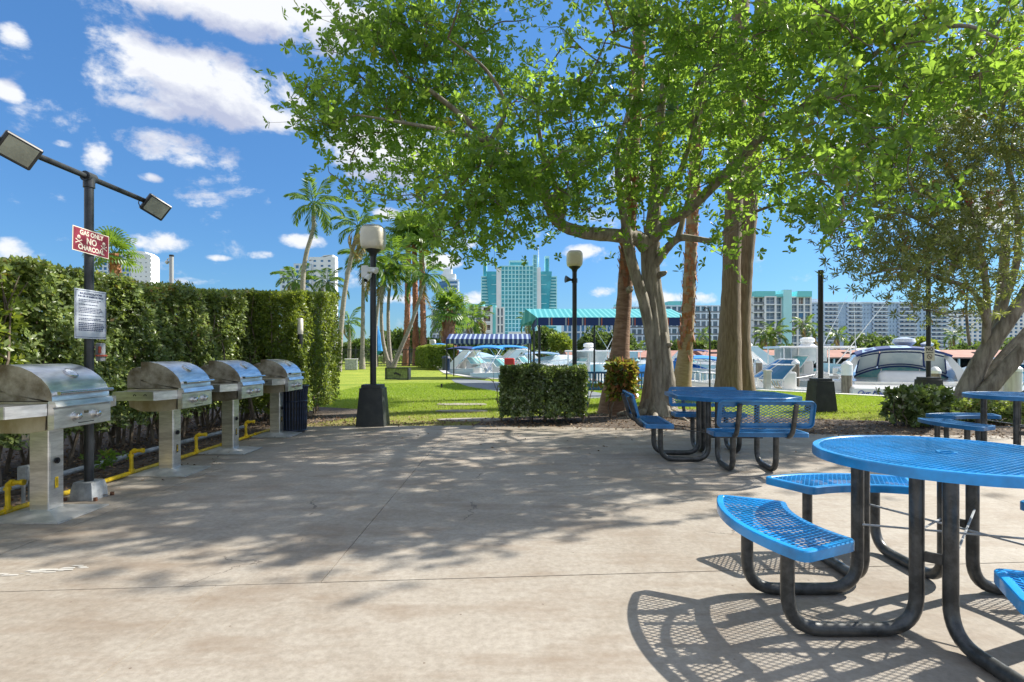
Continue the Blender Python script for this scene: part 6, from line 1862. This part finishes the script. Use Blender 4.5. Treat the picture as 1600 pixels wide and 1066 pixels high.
    if canopy:
        x0, x1 = (L * .02, L * .42); h = 1.72 if kind != 'covered' else 1.2
        k_ = 9; vs = []
        for i in range(k_):
            u = i / (k_ - 1)
            for j in range(7):
                v = -1 + 2 * j / 6
                vs.append((x0 + (x1 - x0) * u, B * .46 * v, dk + h + .16 * (1 - v * v) - .22 * (2 * u - 1) ** 2 * (1 if kind == 'bimini' else .6)))
        fs = [(i * 7 + j, i * 7 + 7 + j, i * 7 + 8 + j, i * 7 + 1 + j) for i in range(k_ - 1) for j in range(6)]
        b = MB(); b.add(vs, fs); n0 = len(vs); b.add([(x, y, z - .03) for x, y, z in vs], [f[::-1] for f in fs]); b.build('canopy', M[canopy], g, smooth=True)
        for s_ in (-1, 1):
            b = MB(); b.tube([(L * .2, s_ * B * .46, dk + .05), (x0 + .1, s_ * B * .45, dk + h - .1)], .02, 5); b.tube([(L * .2, s_ * B * .46, dk + .05), (x1 - .1, s_ * B * .45, dk + h - .1)], .02, 5); b.build('canopy_frame', M['chrome'], g)
    if kind == 'covered':
        b = MB(); k_ = 11; vs = []
        for i in range(k_):
            t = .03 + .94 * i / (k_ - 1); hb = B / 2 * (1 - max(0, (t - .45) / .55) ** 2.3) ** .8 + .03; top = .15 + .85 * sin(pi * min(1, t * 1.15)) ** .7
            for j in range(7):
                v = -1 + 2 * j / 6; vs.append((L * t, hb * v, dk + bowh * t * t + top * (1 - abs(v) ** 1.6)))
        b.add(vs, [(i * 7 + j, i * 7 + 7 + j, i * 7 + 8 + j, i * 7 + 1 + j) for i in range(k_ - 1) for j in range(6)]); b.build('cover', M[canopy or 'canvas_b'], g, smooth=True)
    for k in range(outboards):
        y = (k - (outboards - 1) / 2) * .6
        b = MB(); b.box((-.35, y, dk * .75), (.45, .34, .5), bev=.08); b.box((-.35, y, dk * .2), (.2, .12, .9), bev=.02); b.build('outboard_motor', M['outboard'], g)
    return g
def at(px, Y): return ((px - 800) * Y / F, Y)
boat('white flybridge sportfisher with radar dome behind the bare lamp pole', at(1345, 27.5), radians(172), 8.2, 2.9, .95, 'gel', 'fly', stripe='navy_hull', name='sportfishing_boat')
boat('white express cruiser with blue hull band beside the tan palm trunk', at(1228, 41), radians(168), 8.0, 2.8, 1.05, 'gel', 'sport', stripe='canvas_n')
boat('long low white boat with navy hull lying along the right seawall', at(1330, 21.2), radians(161), 6.6, 2.0, .62, 'gel', 'cabin', stripe='navy_hull', screen='g_blue')
boat('open white boat with a navy windscreen behind the piling', at(1300, 25), radians(158), 5.4, 1.9, .8, 'gel', 'open', screen='g_blue')
boat('boat under a bright blue cover behind the shaggy palm', at(1130, 29), radians(170), 5.6, 2.1, .6, 'gel', 'covered', canopy='canvas_b')
boat('white centre console boat with a T top left of the brown palm trunk', at(975, 34), radians(175), 7.0, 2.4, .8, 'gel', 'fly', name='motorboat')
boat('small white boat in front of the T top boat', at(945, 30), radians(165), 4.6, 1.8, .6, 'gel', 'open')
boat('white cruiser with navy canvas nearest the yard hedge', at(700, 47), radians(-18), 6.6, 2.4, .8, 'gel_c', 'sport', canopy='canvas_n', outboards=1)
boat('grey hulled pontoon style boat with navy seats under the navy awning', at(738, 37.5), radians(-4), 5.0, 2.2, .75, 'cam_white', 'open', canopy='canvas_b', stripe='canvas_l')
boat('white cruiser with a slanted radar arch right of the navy awning', at(765, 43), radians(14), 6.6, 2.4, .85, 'gel', 'sport', canopy='canvas_b')
boat('large boat under pale blue shrink wrap behind the yard hedge', at(682, 72), radians(-10), 8.5, 3.2, 1.3, 'gel', 'covered', canopy='canvas_l', bowh=.5)
boat('boat with bright blue bimini behind the yard hedge', at(668, 64), radians(-6), 6.0, 2.6, 1.4, 'gel', 'bimini', canopy='canvas_b')
boat('white boat with pale tent cover behind the clipped bush', at(815, 48), radians(8), 7.4, 2.6, .9, 'gel', 'covered', canopy='clear')
boat('distant white cruiser left of the middle lamp post', at(855, 56), radians(170), 7.0, 2.5, .9, 'gel', 'sport')
boat('distant white cabin boat right of the middle lamp post', at(945, 60), radians(10), 7.4, 2.6, .9, 'gel', 'fly')
boat('distant white boat between the shade tree and the shaggy palm', at(1040, 55), radians(5), 6.0, 2.3, .8, 'gel', 'sport')
boat('distant white boat behind the shaggy palm in front of the shed', at(1068, 66), radians(12), 6.4, 2.4, .9, 'gel', 'open')
boat('distant dark blue boat in front of the shed behind the dock post', at(1105, 62), radians(174), 5.0, 2.2, .7, 'navy_hull', 'open', canopy='canvas_n')
boat('distant white cruiser in front of the right shed', at(1180, 68), radians(8), 7, 2.4, .9, 'gel', 'cabin')
boat('distant open boat between the sportfisher and the cruiser', at(1372, 58), radians(176), 6, 2.3, .8, 'gel', 'open', canopy='cam_white')
boat('distant low dark boat behind the paired pilings', at(1530, 70), radians(4), 9, 2.6, .7, 'navy_hull', 'open')
boat('small white boat behind the roots of the leaning tree', at(1600, 22.0), radians(172), 3.2, 1.6, .55, 'gel', 'covered', canopy='clear')
# red cooler on the dock
c = P(796, 566, 34); o = MB(); o.box((0, 0, .25), (.62, .4, .5), bev=.05); o = o.build('cooler', M['red'], None, label='red cooler box on a boat above the clipped bush', category='cooler'); o.location = (c.x, 34, c.z - .25)
# dark lidded bin by the awning
c = G(703, 576); g = empty('waste_bin', (c.x, 44, 0), label='dark navy bin on the grass left of the navy awning', category='bin')
g.location.x = (697 - 800) * 44 / F
b = MB(); b.lathe([(.30, 0), (.33, .9), (.36, .95), (.30, 1.1), (.1, 1.15)], 16); b.build('body', M['bin'], g, smooth=True)

# the big cruiser seen from its stern quarter
cr = empty('cabin_cruiser', (13.75, 19.6, -.75), radians(-27), label='large white cabin cruiser with navy canvas top, name lettered on its stern', category='boat', group='boats moored in the marina')
def loft(b, secs, close=True):
    """secs: lists of equal length of 3-D points"""
    m = len(secs[0]); vs = [p for s_ in secs for p in s_]
    fs = [(i * m + k, i * m + k + 1, (i + 1) * m + k + 1, (i + 1) * m + k) for i in range(len(secs) - 1) for k in range(m - 1)]
    if close: fs += [tuple(range(m)), tuple(range((len(secs) - 1) * m + m - 1, (len(secs) - 1) * m - 1, -1))]
    b.add(vs, fs)
def rowsec(y, hw, z0, z1, r=.25, n=6, k=1.0):
    q = [(-hw * .8, y, z0), (-hw, y, z0 + (z1 - z0) * .35)]
    for i in range(n + 1):
        a = pi - (pi / 2) * i / n; q.append((-(hw * k - r) + r * cos(a), y, z1 - r + r * sin(a)))
    q += [(-x, yy, z) for x, yy, z in q[::-1]]
    return q
b = MB(); loft(b, [rowsec(-1.35, 1.72, -.2, .84, .08), rowsec(-1.2, 1.82, -.2, .92, .14), rowsec(-.6, 1.88, -.2, .94, .2), rowsec(.6, 1.9, -.2, 1.05, .2), rowsec(3, 1.9, -.2, 1.25, .2), rowsec(6, 1.5, -.1, 1.45, .2), rowsec(8, .7, .1, 1.6, .2), rowsec(8.8, .12, .6, 1.65, .05)])
b.build('hull', M['gel_c'], cr, smooth=True, sharp=50)
text_mesh('boat_name', 'Our Pleasure', .215, mat('royal_blue_script', (.01, .06, .35), .4), cr, FN(-1.02, -1.375, .70), ext=.003, bold=.004, shear=.35, align='CENTER')
for s_ in (-1, 1):   # coaming, then the curved wing that sweeps up to the canvas roof
    prof = [(-1.1, .50), (.5, .90), (2.8, 1.15), (4.2, 1.2), (2.4, 1.45), (1.3, 1.38), (.3, 1.15), (-.6, .82)]
    b = MB(); loft(b, [[(s_ * (1.92 - .07 * k), y, z) for y, z in prof] for k in range(3)]); b.build('coaming', M['gel_c'], cr, smooth=True, sharp=40)
    pf = [(1.98, .95), (1.86, 1.30), (1.66, 1.66), (1.46, 1.96), (1.30, 2.04), (1.22, 1.98), (1.34, 1.80), (1.50, 1.42), (1.56, 1.10), (1.56, .95)]
    secs = []
    for y, kx, dz in ((.75, 1.02, -.06), (1.1, 1.01, 0), (1.9, 1.0, .02), (2.9, .98, .0)):
        secs.append([(s_ * x * kx, y + .55 * max(0, z - 1.0), z + dz) for x, z in pf])
    b = MB(); loft(b, secs); b.build('side_wing', M['gel_c'], cr, smooth=True, sharp=45)
b = MB(); b.box((0, 1.0, .98), (3.2, 3.0, .12)); b.build('cockpit_deck', M['gel'], cr)
b = MB(); loft(b, [rowsec(.1, .72, .8, 1.05, .1), rowsec(.3, .78, .8, 1.34, .2), rowsec(.75, .80, .8, 1.42, .22), rowsec(1.0, .75, .8, 1.35, .2)]); b.build('cockpit_seat', M['gel_c'], cr, smooth=True, sharp=60)
# navy canvas roof with lighter panels
vs = []; k_ = 9
rz_ = lambda v, u: 1.96 + .26 * (1 - abs(v) ** 2.6) + .12 * sin(pi * u)
for i in range(k_):
    u = i / (k_ - 1)
    for j in range(17):
        v = -1 + 2 * j / 16; vs.append((1.42 * v, .95 + 3.2 * u, rz_(v, u)))
b = MB(); b.add(vs, [(i * 17 + j, i * 17 + 17 + j, i * 17 + 18 + j, i * 17 + 1 + j) for i in range(k_ - 1) for j in range(16)])
b.add([(x, y, z - .05) for x, y, z in vs], [(i * 17 + j, i * 17 + 1 + j, i * 17 + 18 + j, i * 17 + 17 + j) for i in range(k_ - 1) for j in range(16)])
cv_ = b.build('canvas_top', M['canvas_n'], cr, smooth=True)
b = MB()
for a, c in ((-1.25, -.78), (-.36, .30), (.70, 1.22)):
    q = []
    for u in (.04, .35, .7): q += [(x, .95 + 3.2 * u, rz_(x / 1.42, u) + .012) for x in (a + .25 * u, c)]
    b.add(q, [(0, 1, 3, 2), (2, 3, 5, 4)])
b.build('canvas_panel', M['canvas_l'], cv_)
b = MB(); b.tube([(1.44 * v, .92, rz_(v, 0) - .02) for v in [-1 + k / 6 for k in range(13)]], .045, 6); b.build('canvas_trim', M['canvas_n'], cv_)
arc = lambda x: 1.16 + .40 * (1 - min(1, abs(x) / 1.45) ** 2)       # top edge of the windscreen
edge = lambda z: 1.52 - .28 * max(0, (z - 1.15) / .8)
ys = lambda z: 1.75 - .5 * (z - 1.0)
n_ = 16; top = [(-1.46 + 2.92 * k / n_) for k in range(n_ + 1)]
b = MB(); vs = []
for x in top: vs += [(x, ys(1.0), 1.02), (x, ys(arc(x)), arc(x))]
b.add(vs, [(2 * k, 2 * k + 2, 2 * k + 3, 2 * k + 1) for k in range(n_)]); ws = b.build('windscreen', M['screen'], cr)
b = MB(); b.tube([(x, ys(arc(x)) - .02, arc(x)) for x in top], .03, 6); b.build('screen_frame', M['canvas_n'], ws)
b = MB()
for x in (-.62, .62): b.tube([(x, ys(1.0) - .02, 1.02), (x * .95, ys(arc(x)) - .02, arc(x))], .022, 5)
b.build('screen_post', M['gel'], ws)
for x0, x1 in ((-1.42, -.74), (-.72, .72), (.74, 1.42)):
    xs_ = [x0 + (x1 - x0) * k / 8 for k in range(9)]; vs = []
    for x in xs_:
        xt = x * .90; vs += [(x, ys(arc(x)), arc(x) + .01), (xt, ys(1.98), 1.98 + .2 * (1 - abs(xt / 1.42) ** 2.6))]
    b = MB(); b.add(vs, [(2 * k, 2 * k + 2, 2 * k + 3, 2 * k + 1) for k in range(8)]); cl_ = b.build('vinyl_panel', M['clear'], cr)
    b = MB(); lo = [Vector(vs[2 * k]) for k in range(9)]; hi = [Vector(vs[2 * k + 1]) for k in range(9)]
    loop = [lo[k].lerp(hi[k], .12) for k in range(9)] + [hi[k].lerp(lo[k], .15) for k in range(8, -1, -1)]
    b.tube([p + Vector((0, -.02, 0)) for p in fillet(loop + [loop[0]], .06, 2)], .022, 5); b.build('panel_seam', M['canvas_n'], cl_)
b = MB(); b.add([(1.60, 2.2, 1.25), (2.0, 3.8, 1.25), (1.65, 3.6, 1.9), (1.45, 2.4, 1.95)], [(0, 1, 2, 3)]); b.build('side_screen', M['canvas_b'], cr)
b = MB(); b.lathe([(.1, -.2), (.32, 0), (.40, .08), (.36, .22), (.1, .28)], 18, (.35, 3.2, 2.4)); b.lathe([(.06, -.1), (.2, .0), (.22, .06), (.05, .14)], 14, (1.0, 2.6, 2.35)); b.build('radar_dome', M['gel'], cr, smooth=True)
b = MB(); b.tube([(-1.3, 3, 2.1), (-1.4, 3, 5.2)], [.018, .006], 5); b.build('antenna', M['gel'], cr)
for s_ in (-1, 1):
    b = MB(); b.tube([(s_ * 1.75, -.9, .8), (s_ * 1.78, -.6, 1.12), (s_ * 1.8, .6, 1.3), (s_ * 1.8, 1.2, 1.35)], .018, 5); b.build('grab_rail', M['chrome'], cr)

# pilings
def piling(label, px, pyt, Y, r, m='pile', cap=True, cone=True):
    c = P(px, pyt, Y); g = empty('piling', (c.x, Y, -1.2), label=label, category='piling', group='mooring pilings')
    h = c.z + 1.2
    b = MB(); b.cyl((0, 0, 0), (0, 0, h - .12), r, 16); b.build('pile', M[m], g, smooth=True)
    if cap:
        b = MB(); b.lathe([(r * 1.08, h - (.5 if cone else .2)), (r * 1.08, h - .12), (r * .5, h - .02), (.01, h)], 16); b.build('cap', M['white'], g, smooth=True)
piling('mooring piling with white cap left of the white cruiser', 1323, 564, 19.5, .165)
piling('grey mooring piling with short white cap right of the NO sign pole', 1461, 573, 16.5, .14, cone=False)
piling('left of the two wrapped white pilings at the right edge', 1566, 572, 15.5, .135, 'pile_pale', cone=False)
piling('right and thicker of the two wrapped white pilings at the right edge', 1582, 569, 15.0, .20, 'pile_pale', cone=False)
piling('thin pale piling beside the wrapped pair', 1555, 578, 17, .06, 'pile', cap=False)
piling('short dark piling with rope behind the tan palm trunk', 1186, 560, 24, .13, cone=False)
piling('brown piling with white top left of the moored navy boat', 1243, 562, 24.5, .15, cone=False)
piling('dark piling left of the shade tree', 905, 566, 30, .13, cone=False)
piling('short piling behind the clipped bush', 872, 572, 33, .14)
# pale pedestal (dock power post) with rope
c = P(1203, 583, 20); g = empty('power_pedestal', (c.x, 20.2, 0), label='pale green dock power pedestal on the seawall behind the blue tables', category='pedestal')
b = MB(); b.box((0, 0, .32), (.22, .2, .62), bev=.02); b.box((0, 0, .66), (.26, .24, .08), bev=.02); b.build('post', M['seawall'], g)
b = MB(); rr = random.Random(2)
for k in range(3):
    b.tube(smooth_path([(.1 + k * .1, -.1, .3), (.2 + k * .08, -.15, .1), (.35 + k * .06, -.1, .04), (.3, .1, .05)], 4), .015, 5)
b.build('rope_coil', mat('tan_rope', (.42, .33, .2), .9), g)
# mooring lines
b = MB(); b.tube(smooth_path([P(1186, 585, 24), P(1215, 592, 23), P(1250, 590, 24), P(1275, 585, 25)], 5), .02, 5)
b.build('mooring_line', M['cam_white'], None, label='pale mooring line slung between the pilings and the navy boat', category='rope')
# boat lift / swim ladder beside the palms
g = empty('dock_ladder', tuple(P(1120, 590, 23)[:2]) + (0,), label='pale metal dock ladders on the seawall between the palms', category='ladder')
for x in (-.9, -.4, .1, .6):
    b = MB(); b.tube([(x, 0, -.5), (x, 0, .45), (x + .1, 0, .58), (x + .22, 0, .45), (x + .22, 0, -.5)], .025, 6); b.build('hoop', M['cam_white'], g)
# blue life ring board seen between lawn palms
c = P(590, 532, 58); g = empty('blue_banner', (c.x, 58, 0), label='blue furled umbrella standing behind the lawn palm clump', category='umbrella')
b = MB(); b.lathe([(.10, 1.2), (.55, 1.6), (.5, 2.3), (.35, 3.2), (.05, 4.2)], 10); b.build('canopy', M['canvas_b'], g); b = MB(); b.cyl((0, 0, 0), (0, 0, 1.4), .05, 8); b.build('pole', M['black_metal'], g)
g.name = 'furled_umbrella'
